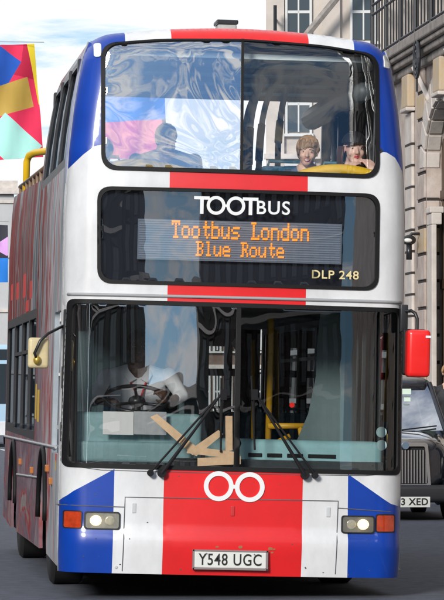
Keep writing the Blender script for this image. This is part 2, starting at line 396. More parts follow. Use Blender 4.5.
# procedural collage for the sides: vertical smears of red, grey and white
def wrapmat():
    m = bpy.data.materials.new('printed_side_wrap'); m.use_nodes = True; t = m.node_tree; n = t.nodes; l = t.links
    b = n['Principled BSDF']; b.inputs['Roughness'].default_value = .45; b.inputs['Specular IOR Level'].default_value = .25
    tcn = n.new('ShaderNodeTexCoord'); sp = n.new('ShaderNodeSeparateXYZ'); l.new(tcn.outputs['Object'], sp.inputs[0])
    def ns(scale, st, det=4, dist=.3, seed=0):
        mp_ = n.new('ShaderNodeMapping'); mp_.inputs['Scale'].default_value = st; mp_.inputs['Location'].default_value = (seed, seed * 1.7, seed)
        l.new(tcn.outputs['Object'], mp_.inputs[0]); q = n.new('ShaderNodeTexNoise'); q.inputs['Scale'].default_value = scale
        q.inputs['Detail'].default_value = det; q.inputs['Distortion'].default_value = dist; l.new(mp_.outputs[0], q.inputs[0]); return q
    def ramp(src, els, const=False):
        r = n.new('ShaderNodeValToRGB')
        if const: r.color_ramp.interpolation = 'CONSTANT'
        while len(r.color_ramp.elements) < len(els): r.color_ramp.elements.new(.5)
        for e, (p, c) in zip(r.color_ramp.elements, els): e.position = p; e.color = tuple(c) + (1,)
        l.new(src, r.inputs[0]); return r
    a = ns(1.0, (1, 1.15, .55), 6, 1.4, 3)
    upper = ramp(a.outputs[0], [(.0, (.03, .04, .05)), (.37, (.13, .15, .17)), (.42, (.40, .41, .42)), (.46, (.16, .008, .006)), (.53, (.30, .015, .01)), (.58, (.20, .19, .19)), (.64, (.12, .01, .01)), (.74, (.3, .3, .32))])
    c_ = ns(1.0, (1, .9, 1.4), 6, 1.2, 9)
    lower = ramp(c_.outputs[0], [(.0, (.50, .50, .54)), (.36, (.30, .22, .24)), (.46, (.17, .10, .13)), (.53, (.26, .15, .17)), (.58, (.36, .015, .015)), (.63, (.30, .26, .24)), (.8, (.18, .14, .18))])
    mr = n.new('ShaderNodeMapRange'); mr.inputs[1].default_value = 1.6; mr.inputs[2].default_value = 2.2; l.new(sp.outputs['Z'], mr.inputs[0])
    mxx = n.new('ShaderNodeMix'); mxx.data_type = 'RGBA'; l.new(mr.outputs[0], mxx.inputs[0]); l.new(lower.outputs[0], mxx.inputs['A']); l.new(upper.outputs[0], mxx.inputs['B'])
    # the bus nose is paler: grey glass tower and white flag ground
    d_ = ns(1.0, (1, 1.8, .5), 5, .9, 21)
    nose = ramp(d_.outputs[0], [(.0, (.12, .15, .18)), (.42, (.34, .38, .41)), (.5, (.52, .54, .56)), (.58, (.40, .03, .03)), (.62, (.55, .55, .57)), (.8, (.18, .22, .25))])
    m2 = n.new('ShaderNodeMapRange'); m2.inputs[1].default_value = 3.6; m2.inputs[2].default_value = 2.2; l.new(sp.outputs['Y'], m2.inputs[0])
    mx2 = n.new('ShaderNodeMix'); mx2.data_type = 'RGBA'; l.new(m2.outputs[0], mx2.inputs[0]); l.new(mxx.outputs['Result'], mx2.inputs['A']); l.new(nose.outputs[0], mx2.inputs['B'])
    # fine grain
    e_ = ns(9, (1, 1, .5), 6, .2, 2); r2 = ramp(e_.outputs[0], [(.3, (.72, .72, .72)), (.65, (1, 1, 1))])
    mu = n.new('ShaderNodeMix'); mu.data_type = 'RGBA'; mu.blend_type = 'MULTIPLY'; mu.inputs[0].default_value = 1
    l.new(mx2.outputs['Result'], mu.inputs['A']); l.new(r2.outputs[0], mu.inputs['B']); l.new(mu.outputs['Result'], b.inputs['Base Color'])
    return m
wrap = wrapmat()
poppy = mat('printed_red_poppy', (.75, .03, .02), .35)
wrapdark = mat('window_surround_black', (.03, .03, .033), .35)
bregs = [(1, [(0, 3.12), (.62, 3.12), (.80, 3.30), (.86, 4.3), (0, 4.3)]), (2, [(0, 0), (.78, 0), (.70, 1.0), (.62, 2.2), (.62, 3.12), (0, 3.12)]),
         (3, [(4.3, 1.12), (10.2, 1.16), (10.2, 2.25), (4.3, 2.25)]), (3, [(.86, 3.26), (4.36, 3.26), (4.30, 4.12), (.86, 4.12)]),
         (4, rrect(5.3, 5.75, 2.36, 2.52, .06)), (4, rrect(6.5, 7.1, 2.40, 2.62, .08)), (4, rrect(7.9, 8.5, 2.42, 2.58, .07)), (4, rrect(9.2, 9.7, 2.44, 2.6, .06)), (4, rrect(5.9, 6.5, 2.26, 2.36, .04)),
         (5, rrect(3.6, 3.95, 1.28, 1.55, .02)), (5, rrect(4.05, 4.3, 1.3, 1.6, .02)), (4, rrect(.82, .98, .98, 1.25, .02)), (5, rrect(.85, .95, .92, 1.0, .02))]
for sx in (-1, 1):
    panel('side_panel', so_, Sm(sx), [wrap, blue, white, wrapdark, poppy, mat('printed_yellow', (.8, .5, .03), .4), lining], bus,
          swl + swu + drv, bregs, step=.10, thick=.03, offset=-1, lin_idx=6, smooth=True, flip=sx < 0)
    for p in swl + swu + drv:
        panel('side_window', p, Sm(sx, .02), (glass_sl if sx < 0 and p in swl else glass_su if sx < 0 else glass_sd) if p not in drv else glass('side_cab_glass', (.4, .45, .46), .1), bus, step=.3)
    m = MB()
    for p in swl[:3]:
        a = p[0]; ys = [q[0] for q in p]
        x = sx * (W(1.9) + .001); m.box(min(x, x - sx * .03), max(x, x - sx * .03), min(ys), max(ys), 1.88, 1.91)
    m.build('hopper_bar', blackp, bus)
# waist mouldings and arch lips on the offside
for sx in (-1, 1):
    for cy in (2.6, 8.0):
        m = MB(); m.tube([(sx * (W(.5) + .012), cy + .57 * math.cos(a), .5 + .57 * math.sin(a)) for a in [math.pi * k / 20 for k in range(21)]], .022, 8)
        m.build('arch_lip', rubber, bus, smooth=True)
        m = MB()   # arch liner
        n = 16; vs = []; 
        for k in range(n + 1):
            a = math.pi * k / n
            for xx in (1.25, .7): vs.append((sx * xx, cy + .565 * math.cos(a), .5 + .565 * math.sin(a)))
        m.faces(vs, [(2 * k, 2 * k + 1, 2 * k + 3, 2 * k + 2) for k in range(n)]); m.build('arch_liner', dark, bus)
    m = MB(); m.tube([(sx * (W(1.08) + .006), y, 1.10 + (.0 if y < 4 else .0)) for y in (.8, 3, 6, 10.2)], .012, 6)
    m.tube([(sx * (W(.78) + .006), y, .86 - .012 * y) for y in (3.3, 5, 7.3)], .010, 6); m.build('side_moulding', mat('grey_trim', 0), bus)
    for (y, z) in ((1.35, .83), (1.9, .92), (4.4, .86), (6.6, .90)):
        m = MB(); x = sx * (W(z) + .012); m.box(x - .016, x + .016, y - .05, y + .05, z - .028, z + .028); m.build('side_marker', mat('amber_marker', (.45, .16, .04), .3), bus, bevel=.008)
    # white lance shaped clips where the print shows lamps
for sx in (-1, 1):
    m = MB(); m.tube([(sx * (W(z) + .001), Yf(W(z), z, False) + .004, z) for z in zs[::2]], .007, 8); m.build('corner_bead', mat('bead_grey', (.42, .43, .44), .5, var=.4, vscale=8), bus, smooth=True)
# roof over the front half
m = MB(); nx, ny = 30, 12; vs = []
for i in range(nx + 1):
    x = -W(4.2) + 2 * W(4.2) * i / nx; y0 = Yf(x, zt(x)) 
    for j in range(ny + 1):
        vs.append((x, y0 + (4.55 - y0) * j / ny, zt(x) + (.0 if j else 0)))
m.faces(vs, [(i * (ny + 1) + j, (i + 1) * (ny + 1) + j, (i + 1) * (ny + 1) + j + 1, i * (ny + 1) + j + 1) for i in range(nx) for j in range(ny)])
o = m.build('roof', [white], bus, smooth=True); s_ = o.modifiers.new('t', 'SOLIDIFY'); s_.thickness = .03; s_.offset = -1
m = MB(); m.box(-1.12, 1.12, .45, 4.42, 4.10, 4.14); m.build('ceiling_lining', mat('ceiling_panel', (.74, .86, .86), .5, var=.2, vscale=2), bus)
m = MB()
for y in (1.3, 2.2, 3.1, 4.0): m.box(-1.08, 1.08, y, y + .05, 4.06, 4.098)
m.build('ceiling_rib', mat('ceiling_rib', (.18, .2, .21), .5), bus)
m = MB(); m.box(-.12, .03, .9, 1.15, 4.32, 4.405); m.build('roof_vent', mat('vent_grey', (.45, .44, .42), .7, var=.3), bus, bevel=.015)
m = MB(); m.box(-.13, .04, .89, 1.16, 4.406, 4.44); m.build('roof_vent_lid', blackp, bus, bevel=.01)
# decks, rear and floors
m = MB(); m.box(-1.235, 1.235, .45, 10.2, 2.225, 2.32); m.box(-1.0, 1.0, .2, .449, 2.225, 2.32); m.build('upper_deck_floor', mat('upper_deck_vinyl', (.38, .39, .40), .6, var=.2), bus)
m = MB(); m.box(-1.235, 1.235, .45, 10.2, .30, .36); m.build('lower_deck_floor', mat('vinyl_floor', (.06, .07, .08), .6), bus)
m = MB(); m.box(-1.20, 1.20, .45, 10.1, .20, .298); m.box(-.75, .75, 1.9, 9.8, .16, .2); m.box(-.9, .9, 2.5, 2.7, .30, .5); m.box(-.9, .9, 7.9, 8.1, .25, .5); m.build('chassis', dark, bus)
m = MB(); m.box(-1.25, 1.25, 10.2, 10.25, .3, 1.3); m.box(-1.25, 1.25, 10.2, 10.25, 2.05, 3.45); m.box(-1.25, -1.0, 10.2, 10.25, 1.3, 2.05); m.box(1.0, 1.25, 10.2, 10.25, 1.3, 2.05)
m.build('rear_panel', wrap, bus)
# guard rails of the open deck
m = MB()
for sx in (-1, 1):
    m.tube([(sx * 1.21, 4.5, 3.50), (sx * 1.21, 10.2, 3.60)], .02, 8)
    for k in range(9): y = 4.6 + k * .68; m.tube([(sx * 1.21, y, 3.3), (sx * 1.21, y, 3.51 + (y - 4.5) * .017)], .018, 8)
m.tube([(-1.21, 10.18, 3.60), (1.21, 10.18, 3.60)], .02, 8)
m.build('guard_rail', mat('rail_bronze', (.25, .17, .11), .5, metal=.3), bus, smooth=True)
m = MB(); m.tube([(-1.19, 9.3, 3.3), (-1.19, 9.3, 3.80), (-1.17, 9.25, 3.86), (-1.12, 9.1, 3.88), (-.75, 6.2, 3.78), (-.75, 6.2, 2.4)], .035, 10)
m.build('yellow_hoop', yellow, bus, smooth=True)
m = MB(); m.tube([(-.1, 6.0, 2.4), (-.1, 6.0, 3.3), (.6, 6.0, 3.3), (.6, 6.0, 2.4)], .02, 8); m.build('yellow_hoop', yellow, bus, smooth=True)

# black cavity box behind the destination glass
m = MB(); m.box(-1.03, 1.10, .20, .22, 2.33, 3.14);
backing = m.build('destination_box', mat('destination_black', (.008, .010, .018), .35), bus)
de = panel('destination_glass', de_open, Fm(.006), glass_de, bus)
def FM(px, py, off=-.004):      # matrix that lays x-y text onto the front face
    x, z = B(px, py); y = Yf(x, z) + off
    sl_ = (Yf(x + .05, z) - Yf(x - .05, z)) / .1; st = (Yf(x, z + .05) - Yf(x, z - .05)) / .1
    X = Vector((1, sl_, 0)).normalized(); Z = Vector((0, st, 1)).normalized(); Yn = X.cross(Z)
    M = Matrix.Identity(4)
    for i in range(3): M[i][0] = X[i]; M[i][1] = Z[i]; M[i][2] = -Yn[i]; M[i][3] = (x, y, z)[i]
    return M
S = 1 / 133.6
# the wordmark: T, two linked rings, T, small capitals
m = MB()
def fbar(x0, x1, z0, z1):
    cx, cz = (x0 + x1) / 2, (z0 + z1) / 2; y = Yf(cx, cz)
    m.box(x0, x1, y - .006, y - .002, z0, z1)
lx, lz = B(194.5, 204.5); top = lz + .066; bot = lz - .066
fbar(lx, lx + .118, top - .024, top); fbar(lx + .046, lx + .073, bot, top - .0245)
r_ = .071
c1 = (lx + .105 + .062, lz); c2 = (c1[0] + .150, lz)
for c in (c1, c2): m.ring(c, r_, r_ - .024, Yf(c[0], c[1]) - .006, Yf(c[0], c[1]) - .002)
fbar(c1[0] + r_ - .004, c2[0] - r_ + .004, lz - .009, lz + .009)
x3 = c2[0] + .052
fbar(x3, x3 + .118, top - .024, top); fbar(x3 + .046, x3 + .073, bot, top - .0245)
m.build('wordmark', whitet, de)
px_b = 222 + 0
tx = x3 + .095
Mx = FM(0, 0); 
def textF(name, body, size, x, z, mt, parent, off=-.004, bold=0, spacing=1, align='CENTER', sxc=1.0):
    y = Yf(x, z) + off; M = Matrix.Translation((x, y, z)) @ Matrix.Rotation(R(90), 4, 'X') @ Matrix.Diagonal((sxc, 1, 1, 1))
    return textmesh(name, body, size, M, mt, parent, .0015, bold, spacing, align)
textF('wordmark_small', 'BUS', .142, tx + .004, lz - .012, whitet, de, bold=.0018, align='LEFT', spacing=1.12)
textF('fleet_number', 'DLP 248', .088, *B(336, 275), mat('cream_lettering', (.75, .62, .32), .5), de, bold=.0012, spacing=1.1, sxc=1.08)
# LED board
x0, z1 = B(139, 218); x1, z0 = B(343, 264)
led = MB(); led.box(x0, x1, .150, .165, z0 + .0, z1)
ledo = led.build('led_board', mat('led_board_grey', (.20, .235, .28), .55, var=.1, vscale=20), bus)
m = MB()
k = 0
z = z0 + .012
while z < z1 - .01:
    m.box(x0 + .01, x1 - .01, .1455, .1495, z, z + .007); z += .0175
m.build('led_line', mat('led_line', (.30, .34, .39), .5), ledo)
FONT = {'T': ['11111', '10101', '00100', '00100', '00100', '00100', '01110'], 'o': ['00000', '00000', '01110', '10001', '10001', '10001', '01110'],
        't': ['00100', '00100', '01111', '00100', '00100', '00101', '00010'], 'b': ['10000', '10000', '11110', '10001', '10001', '10001', '11110'],
        'u': ['00000', '00000', '10001', '10001', '10001', '10011', '01101'], 's': ['00000', '00000', '01111', '10000', '01110', '00001', '11110'],
        'L': ['11100', '01000', '01000', '01000', '01000', '01001', '11111'], 'n': ['00000', '00000', '11110', '10001', '10001', '10001', '10001'],
        'd': ['00001', '00001', '01111', '10001', '10001', '10001', '01111'], 'B': ['11110', '01001', '01001', '01110', '01001', '01001', '11110'],
        'l': ['01100', '00100', '00100', '00100', '00100', '00100', '01110'], 'e': ['00000', '00000', '01110', '10001', '11111', '10000', '01111'],
        'R': ['11110', '01001', '01001', '01110', '01010', '01001', '11001'], ' ': ['00000'] * 7}
m = MB()
def led_text(s, pxa, pxb, pya, pyb):
    xa, za = B(pxa, pya, .14); xb, _ = B(pxb, pyb, .14); zb = B(pxa, pyb, .14)[1]; cw = (xb - xa) / (len(s) * 6 - 1); ch = (za - zb) / 7
    for i, c in enumerate(s):
        for r, row in enumerate(FONT[c]):
            for q, v in enumerate(row):
                if v == '1':
                    x = xa + (i * 6 + q) * cw; zz = za - r * ch
                    m.box(x - cw * .08, x + cw * 1.0, .138, .142, zz - ch * .90, zz - ch * .06)
led_text('Tootbus London', 172, 309, 220, 238)
led_text('Blue Route', 196, 284, 241, 256)
m.build('led_lettering', mat('led_amber', (1.0, .30, .03), .5, emit=.9), ledo)

# badge of two rings
m = MB()
for p in ((218, 486), (249, 487)):
    x, z = B(*p); m.ring((x, z), .112, .078, -.010, .02)
x1_, z1_ = B(218, 486); x2_, z2_ = B(249, 487); m.box(x1_ + .105, x2_ - .105, -.009, .02, z1_ - .016, z1_ + .012)
m.build('ring_badge', whitet, bus)
# plate
x, z = B(229, 559.5)
m = MB(); m.box(x - .272, x + .272, -.052, -.034, z - .062, z + .062)
pl = m.build('number_plate', platew, bus, bevel=.008)
m = MB(); 
for a in ((x - .282, x + .282, z + .062, z + .074), (x - .282, x + .282, z - .074, z - .062), (x - .284, x - .272, z - .074, z + .074), (x + .272, x + .284, z - .074, z + .074)): m.box(a[0], a[1], -.056, -.02, a[2], a[3])
m.build('plate_surround', mat('plate_surround', (.25, .2, .2), .5), bus)
M = Matrix.Translation((x, -.054, z - .002)) @ Matrix.Rotation(R(90), 4, 'X') @ Matrix.Diagonal((.80, 1, 1, 1))
textmesh('plate_lettering', 'Y548 UGC', .122, M, blackt, pl, .001, .0012, 1.1)
for dx in (-.12, .24):
    m = MB(); m.cyl((x + dx - .06, -.055, z + .045), 'y', .006, .006, 8); m.build('plate_screw', steel, pl)
# rust chips by the plate
for (a, b_, rr) in ((x + .30, z + .09, .022), (x + .33, z + .085, .012), (x - .1, z + .095, .013), (x + .08, z + .098, .018), (x + .315, z + .06, .012)):
    poly = [(a + rr * rnd.uniform(.6, 1.5) * math.cos(t), b_ + .6 * rr * rnd.uniform(.6, 1.3) * math.sin(t)) for t in [2 * math.pi * k / 9 for k in range(9)]]
    m = MB(); m.prism(poly, lambda u, v: (u, Yf(u, v) - .0025, v), lambda u, v: (u, Yf(u, v) + .01, v))
    m.build('rust_chip', mat('rust', (.35, .16, .07), .8), bus)
for k in range(26):
    a, b_ = rnd.uniform(-1.15, 1.15), rnd.choice([rnd.uniform(.19, .30), rnd.uniform(.42, .5), rnd.uniform(.19, .95)]); rr = rnd.uniform(.0025, .007)
    poly = [(a + rr * rnd.uniform(.6, 1.6) * math.cos(t), b_ + rr * rnd.uniform(.5, 1.3) * math.sin(t)) for t in [2 * math.pi * q / 7 for q in range(7)]]
    m = MB(); m.prism(poly, lambda u, v: (u, Yf(u, v) - .0015, v), lambda u, v: (u, Yf(u, v) + .01, v))
    m.build('stone_chip', mat('chip_dark', (.10, .08, .07), .8), bus)
# seams of the flap and latches
m = MB()
def seam(pts, r=.004):
    P = dens(pts + pts[-1:], .05)[:-1] if 0 else pts; q = []
    for i in range(len(P) - 1):
        a, b_ = P[i], P[i + 1]; n = max(2, int(math.hypot(b_[0] - a[0], b_[1] - a[1]) / .06))
        for k in range(n): q.append((a[0] + (b_[0] - a[0]) * k / n, a[1] + (b_[1] - a[1]) * k / n))
    q.append(P[-1]); m.tube([(u, Yf(u, v) - .0005, v) for u, v in q], r, 6)
seam(Bp((122, 571), (125, 497), (338, 501), (335, 574)))
seam(Bp((58, 505), (90, 506), (124, 507))); seam(Bp((338, 508), (392, 512)))
seam([(-1.27, .975 - .0), (-1.0, .945), (0, .94), (1.0, .945), (1.26, .97)], .003)
m.build('panel_seam', mat('seam_grey', (.10, .10, .11), .7), bus)
for p in ((134, 508), (328, 512), (232, 511), (116, 567)):
    x_, z_ = B(*p); m = MB(); m.box(x_ - .016, x_ + .016, Yf(x_, z_) - .007, Yf(x_, z_) + .01, z_ - .038, z_ + .038) if p[0] != 116 else m.cyl((x_, Yf(x_, z_) - .002, z_), 'y', .012, .01, 10)
    m.build('latch', mat('latch_%d' % (p[0] == 232), (.55, .03, .03) if p[0] == 232 else (.55, .57, .58), .4), bus, bevel=.006)
# lights
lampglass = mat('lamp_lens', (.80, .80, .74), .06, coat=1)
for side, (hx0, hx1, hy0, hy1, ix0, ix1, lx_) in enumerate(((85, 119, 512, 529, 57.5, 81, 96), (342, 374, 516, 533, 377, 396, 363))):
    (a, zb_), (c, zc_) = B(hx0, hy0), B(hx1, hy1); dz = .0
    poly = rrect(a, c, zc_, zb_, .02)
    h = panel('headlight', poly, Fm(-.006), mat('headlamp_reflector', (.40, .39, .34), .35, metal=.5, var=.4, vscale=14), bus, thick=.01, offset=-1)
    panel('headlight_bezel', grow(poly, .006), Fm(-.014), blackp, h, [grow(poly, -.004)], thick=.02, offset=-1)
    lx0, lz0 = B(lx_, (hy0 + hy1) / 2)
    yy = Yf(lx0, lz0); m = MB(); m.ell((lx0, yy - .007, lz0), (.046, .010, .040)); m.build('lamp', mat('lit_headlamp', (1, .74, .38), .2, emit=1.7), h, smooth=True)
    l2, lz2 = B(lx_ + (14 if side == 0 else -12), (hy0 + hy1) / 2); m = MB(); m.ell((l2, Yf(l2, lz2) - .005, lz2), (.040, .008, .038)); m.build('reflector', mat('lamp_reflector', (.62, .58, .46), .25, coat=.5, var=.3, vscale=30), h, smooth=True)
    gl_ = panel('headlight_lens', grow(poly, -.002), Fm(-.019), glass('lamp_glass', (.95, .95, .93), .06, .05), h)
    (a, zb_), (c, zc_) = B(ix0, hy0 - 1), B(ix1, hy1 - 1); a = max(a, -1.268); c = min(c, 1.268)
    poly = rrect(a, c, zc_, zb_, .015)
    h2 = panel('indicator', poly, Fm(-.006), mat('indicator_red', (.62, .06, .015), .15, coat=1, var=.4, vscale=22), bus, thick=.012, offset=-1)
    panel('indicator_bezel', grow(poly, .006), Fm(-.010), blackp, h2, [grow(poly, -.001)], thick=.02, offset=-1)
for p, q in (((97, 50), -1), ((391.5, 61), 1)):
    x_, z_ = B(p[0], p[1], .36); x_ -= .028 if q > 0 else 0; a = .026; m = MB()
    poly = rquad([(x_ - a, z_ + .055), (x_ - a, z_ - .055), (x_ + a, z_ - .055), (x_ + a, z_ + .055)], .02)
    panel('marker_light', poly, Fm(-.014), mat('lamp_lens', 0), bus, thick=.02, offset=-1, step=.015)

# wipers
def wiper(piv, top, blade, off):
    m = MB(); P = lambda p, d: (lambda x, z: Vector((x, Yf(x, z) - d, z)))(*B(*p))
    a = P(piv, .05); t = P(top, .045)
    m.tube([a, a * .5 + t * .5 + Vector((0, -.03, 0)), t], [.016, .011, .008], 8)
    m.tube([a + Vector((off, -.0, .005)), t + Vector((off * .55, 0, -.05))], .008, 8)
    m.cyl(a + Vector((0, .02, 0)), 'y', .032, .06, 16); m.cyl(a + Vector((off, .02, .0)), 'y', .024, .06, 16)
    m.box(t.x - .018, t.x + .03, t.y - .01, t.y + .02, t.z - .06, t.z + .02)
    o = m.build('wiper', mat('wiper_black', (.012, .012, .014), .7, spec=.2), bus, smooth=True, angle=40)
    m = MB(); b0 = P(blade[0], .018); b1 = P(blade[1], .018)
    m.tube([b0, b1], .009, 6); m.tube([b0 * .8 + b1 * .2 + Vector((0, -.012, 0)), t + Vector((0, -.004, 0)), b0 * .2 + b1 * .8 + Vector((0, -.012, 0))], .006, 6)
    m.build('wiper_blade', rubber, o)
wiper((161, 473), (222, 392), ((221, 378), (220, 452)), -.085)
wiper((304, 475), (253, 392), ((251, 376), (254, 450)), .075)

# mirrors
mo = MB(); x_, z_ = B(417.5, 353.5, -.1)
mo.box(x_ - .088, x_ + .088, -.19, -.02, z_ - .178, z_ + .178, bev=.035)
mir = mo.build('mirror', mat('red_mirror_plastic', (.85, .015, .012), .3, coat=.4), bus, smooth=True, angle=60)
m = MB(); m.box(x_ - .105, x_ + .075, -.035, .01, z_ - .165, z_ + .185, bev=.02); m.build('mirror_back', rubber, mir, smooth=True, angle=60)
ax, az = B(405, 322, .2); bx, bz = B(406, 311, .1)
m = MB(); m.tube([(1.26, .25, bz + .0), (bx + .03, .1, bz), (x_ - .05, -.06, bz + .0), (x_ - .02, -.08, bz - .02), (x_ - .005, -.085, bz - .06), (x_ - .005, -.09, z_ + .15)], .013, 10); m.box(1.25, 1.31, .15, .28, bz - .16, bz + .05, bev=.01)
m.build('mirror_arm', blackp, mir, smooth=True, angle=50)
m = MB(); sx_, sz_ = B(428, 337.5, -.1); m.box(sx_ - .03, sx_ + .012, -.196, -.188, sz_ - .006, sz_ + .012, bev=.003); m.build('mirror_sticker', whitet, mir)
x_, z_ = B(38.5, 353, .25)
m = MB(); m.box(x_ - .082, x_ + .075, .18, .24, z_ - .115, z_ + .115, bev=.028)
mir = m.build('mirror', mat('cream_mirror_plastic', (.72, .60, .34), .4, var=.25, vscale=9), bus, smooth=True, angle=60)
mir['label'] = 'cream mirror on a black arm'
m = MB(); q1 = B(63, 326, .3); q2 = B(47, 334, .2); q3 = B(40, 341, .15); q4 = B(37, 360, .15)
m.tube([(q1[0], .36, q1[1]), (q2[0], .15, q2[1]), (q3[0], .14, q3[1]), (q4[0] - .02, .14, q4[1] + .05), (q4[0], .155, q4[1])], .012, 8); m.build('mirror_arm', blackp, mir, smooth=True)
m = MB(); m.ell((q4[0], .165, q4[1] + .0), (.028, .03, .035)); m.build('mirror_knob', mat('brass', (.6, .42, .08), .35, metal=.6), mir, smooth=True)
m = MB(); m.box(-1.30, -1.262, .30, .40, 1.55, 1.72); m.box(-1.30, -1.262, .30, .40, 1.15, 1.3); m.box(-1.295, -1.27, .28, .36, 1.0, 2.15); m.build('door_hinge', blackp, bus, bevel=.006)

# wheels
def wheel(x, y, parent, r=.49, wd=.28, twin=0):
    s_ = ROLL; c, s = math.cos(ROLL), math.sin(ROLL); X, Z = x, r
    t = empty('wheel', (X * c - Z * s, y, X * s + Z * c), (0, -ROLL, 0)); t.parent = parent
    prof = [(-.5, .62), (-.5, .86), (-.46, .95), (-.36, 1.0), (.36, 1.0), (.46, .95), (.5, .86), (.5, .62)]
    n = 40; vs = []; fs = []
    for k in range(n):
        a = 2 * math.pi * k / n
        for (u, v) in prof: vs.append((u * wd, v * r * math.cos(a), v * r * math.sin(a)))
    q = len(prof)
    for k in range(n):
        for i in range(q): fs.append((k * q + i, k * q + (i + 1) % q, ((k + 1) % n) * q + (i + 1) % q, ((k + 1) % n) * q + i))
    m = MB(); m.faces(vs, fs); m.build('tyre', mat('tyre_rubber', (.015, .015, .016), .8), t, smooth=True, angle=40)
    m = MB(); sg = 1 if x > 0 else -1
    m.cyl((sg * wd * .2, 0, 0), 'x', r * .62, wd * .3, 32); m.cyl((sg * wd * .4, 0, 0), 'x', r * .22, wd * .3, 20)
    for k in range(8): a = k * math.pi / 4; m.cyl((sg * wd * .38, r * .42 * math.cos(a), r * .42 * math.sin(a)), 'x', .016, .05, 8)
    m.build('rim', mat('wheel_grey', (.28, .28, .29), .5, metal=.4), t, smooth=True, angle=40)
for y in (2.6, 8.0):
    for sx in (-1, 1): wheel(sx * 1.10, y, bus)

# ------------------------------------------------------------------ bus interior
def seat(x, y, z, wd=.44, parent=bus):
    m = MB(); m.box(x - wd / 2, x + wd / 2, y, y + .42, z + .38, z + .48, bev=.03)
    Mr = Matrix.Translation((x, y + .42, z + .45)) @ Matrix.Rotation(R(-10), 4, 'X')
    m.box(-wd / 2, wd / 2, 0, .06, 0, .60, M=Mr, bev=.028); m.box(x - .03, x + .03, y + .12, y + .2, z, z + .38)
    o = m.build('seat', [seatm], bus, smooth=True, angle=50)
    m = MB(); m.tube([tuple(Mr @ Vector((-wd * .42, .03, .55))), tuple(Mr @ Vector((-wd * .36, .03, .64))), tuple(Mr @ Vector((wd * .36, .03, .64))), tuple(Mr @ Vector((wd * .42, .03, .55)))], .014, 8)
    m.build('seat_handle', seatp, o, smooth=True)
for row in range(9):
    for x in (-.98, -.54, .54, .98):
        seat(x, 1.05 + row * .98, 2.32)
for row in range(5):
    for x in (-.98, -.54, .54, .98):
        seat(x, 4.6 + row * 1.0, .36)
# padded yellow rail behind the upper glass
for (pa, pb, pc) in (((108, 165), (136, 159.5), (186, 168)), ((300, 171), (338, 164.5), (376, 172))):
    a, b_, c = B(*pa, .45), B(*pb, .45), B(*pc, .45); m = MB(); pts = []
    for k in range(17):
        t = k / 16; q = Vector(a) * (1 - t) ** 2 + (2 * Vector(b_) - .5 * Vector(a) - .5 * Vector(c)) * 2 * t * (1 - t) + Vector(c) * t ** 2
        pts.append((q.x, .42, q.y - .04))
    m.tube(pts, .042, 12); m.build('padded_rail', mat('yellow_rail_paint', 0), bus, smooth=True)
# arched grab poles rising from the stairwell into the ceiling
for i, (pts, low) in enumerate(((((249, 164), (251, 118), (258, 92), (275, 66)), 'k'), (((259, 160), (263, 115), (270, 88), (292, 62)), 'k'),
                                (((246, 130), (248, 104), (262, 82), (287, 58)), 'n'), (((278, 148), (282, 108), (290, 82), (305, 52)), 'y'))):
    yy = 1.6 + .25 * i; P = [B(*p, yy) for p in pts]; cur = []
    for k in range(21):
        t = k / 20; u = 1 - t
        q = Vector(P[0]) * u ** 3 + Vector(P[1]) * 3 * u * u * t + Vector(P[2]) * 3 * u * t * t + Vector(P[3]) * t ** 3; cur.append((q.x, yy + .5 * t, min(q.y, 4.12)))
    m = MB(); m.tube(cur, .025, 10)
    o = m.build('grab_pole', mat('grey_pole', (.50, .55, .60), .4), bus, smooth=True)
    if low != 'n':
        m = MB(); m.tube(cur[:7] if low == 'k' else cur[1:6], .032, 10); m.build('pole_sleeve', rubber if low == 'k' else yellow, o, smooth=True)
    m = MB(); m.tube([cur[0], (cur[0][0], cur[0][1], 2.32)], .025, 10); m.build('pole_foot', rubber, o, smooth=True)
# heater duct and pillars on the nearside of the upper saloon
m = MB(); m.tube([(1.02, .75, 3.90), (1.02, 1.1, 3.93), (1.02, 4.2, 3.93)], [.07, .095, .095], 14); m.build('air_duct', mat('duct_grey', (.10, .12, .13), .5), bus, smooth=True)
for sx in (-1, 1):
    for y in (.86, 2.0, 3.15, 4.28):
        m = MB(); m.box(min(sx * 1.12, sx * 1.2), max(sx * 1.12, sx * 1.2), y, y + .09, 3.25, 4.1)
        m.build('window_pillar', wrapdark, bus, bevel=.01)
# lower saloon: dashboard
m = MB(); m.box(-1.20, -.22, .36, .75, .70, 1.38, bev=.05); m.box(-1.20, -.30, .30, .5, 1.0, 1.16, bev=.03); m.build('driver_dashboard', teal, bus, smooth=True, angle=50)
m = MB(); m.box(-.18, 1.16, .30, .62, .6, 1.20, bev=.06); d_ = m.build('nearside_dashboard', teal, bus, smooth=True, angle=50)
m = MB()
for (a, b_) in ((248, 262), (267, 282), (287, 303), (308, 336)):
    p, q = B(a, 459 - 2, .3), B(b_, 462 - 2, .3)
    xa, za = B(a, 456, .3); xb, _ = B(b_, 456, .3); m.box(xa, xb, .292, .31, 1.065, 1.095)
m.build('air_vent', rubber, d_, bevel=.004)
m = MB(); m.box(-1.19, -.5, .31, .4, .70, 1.09); m.box(-.45, 1.15, .2, .29, .70, 1.045); m.box(-1.2, 1.2, .3, .7, .38, .69); m.box(-.30, .10, .5, .9, .36, 1.15); m.build('cab_bulkhead', mat('dark_interior', (.03, .035, .04), .7), bus)
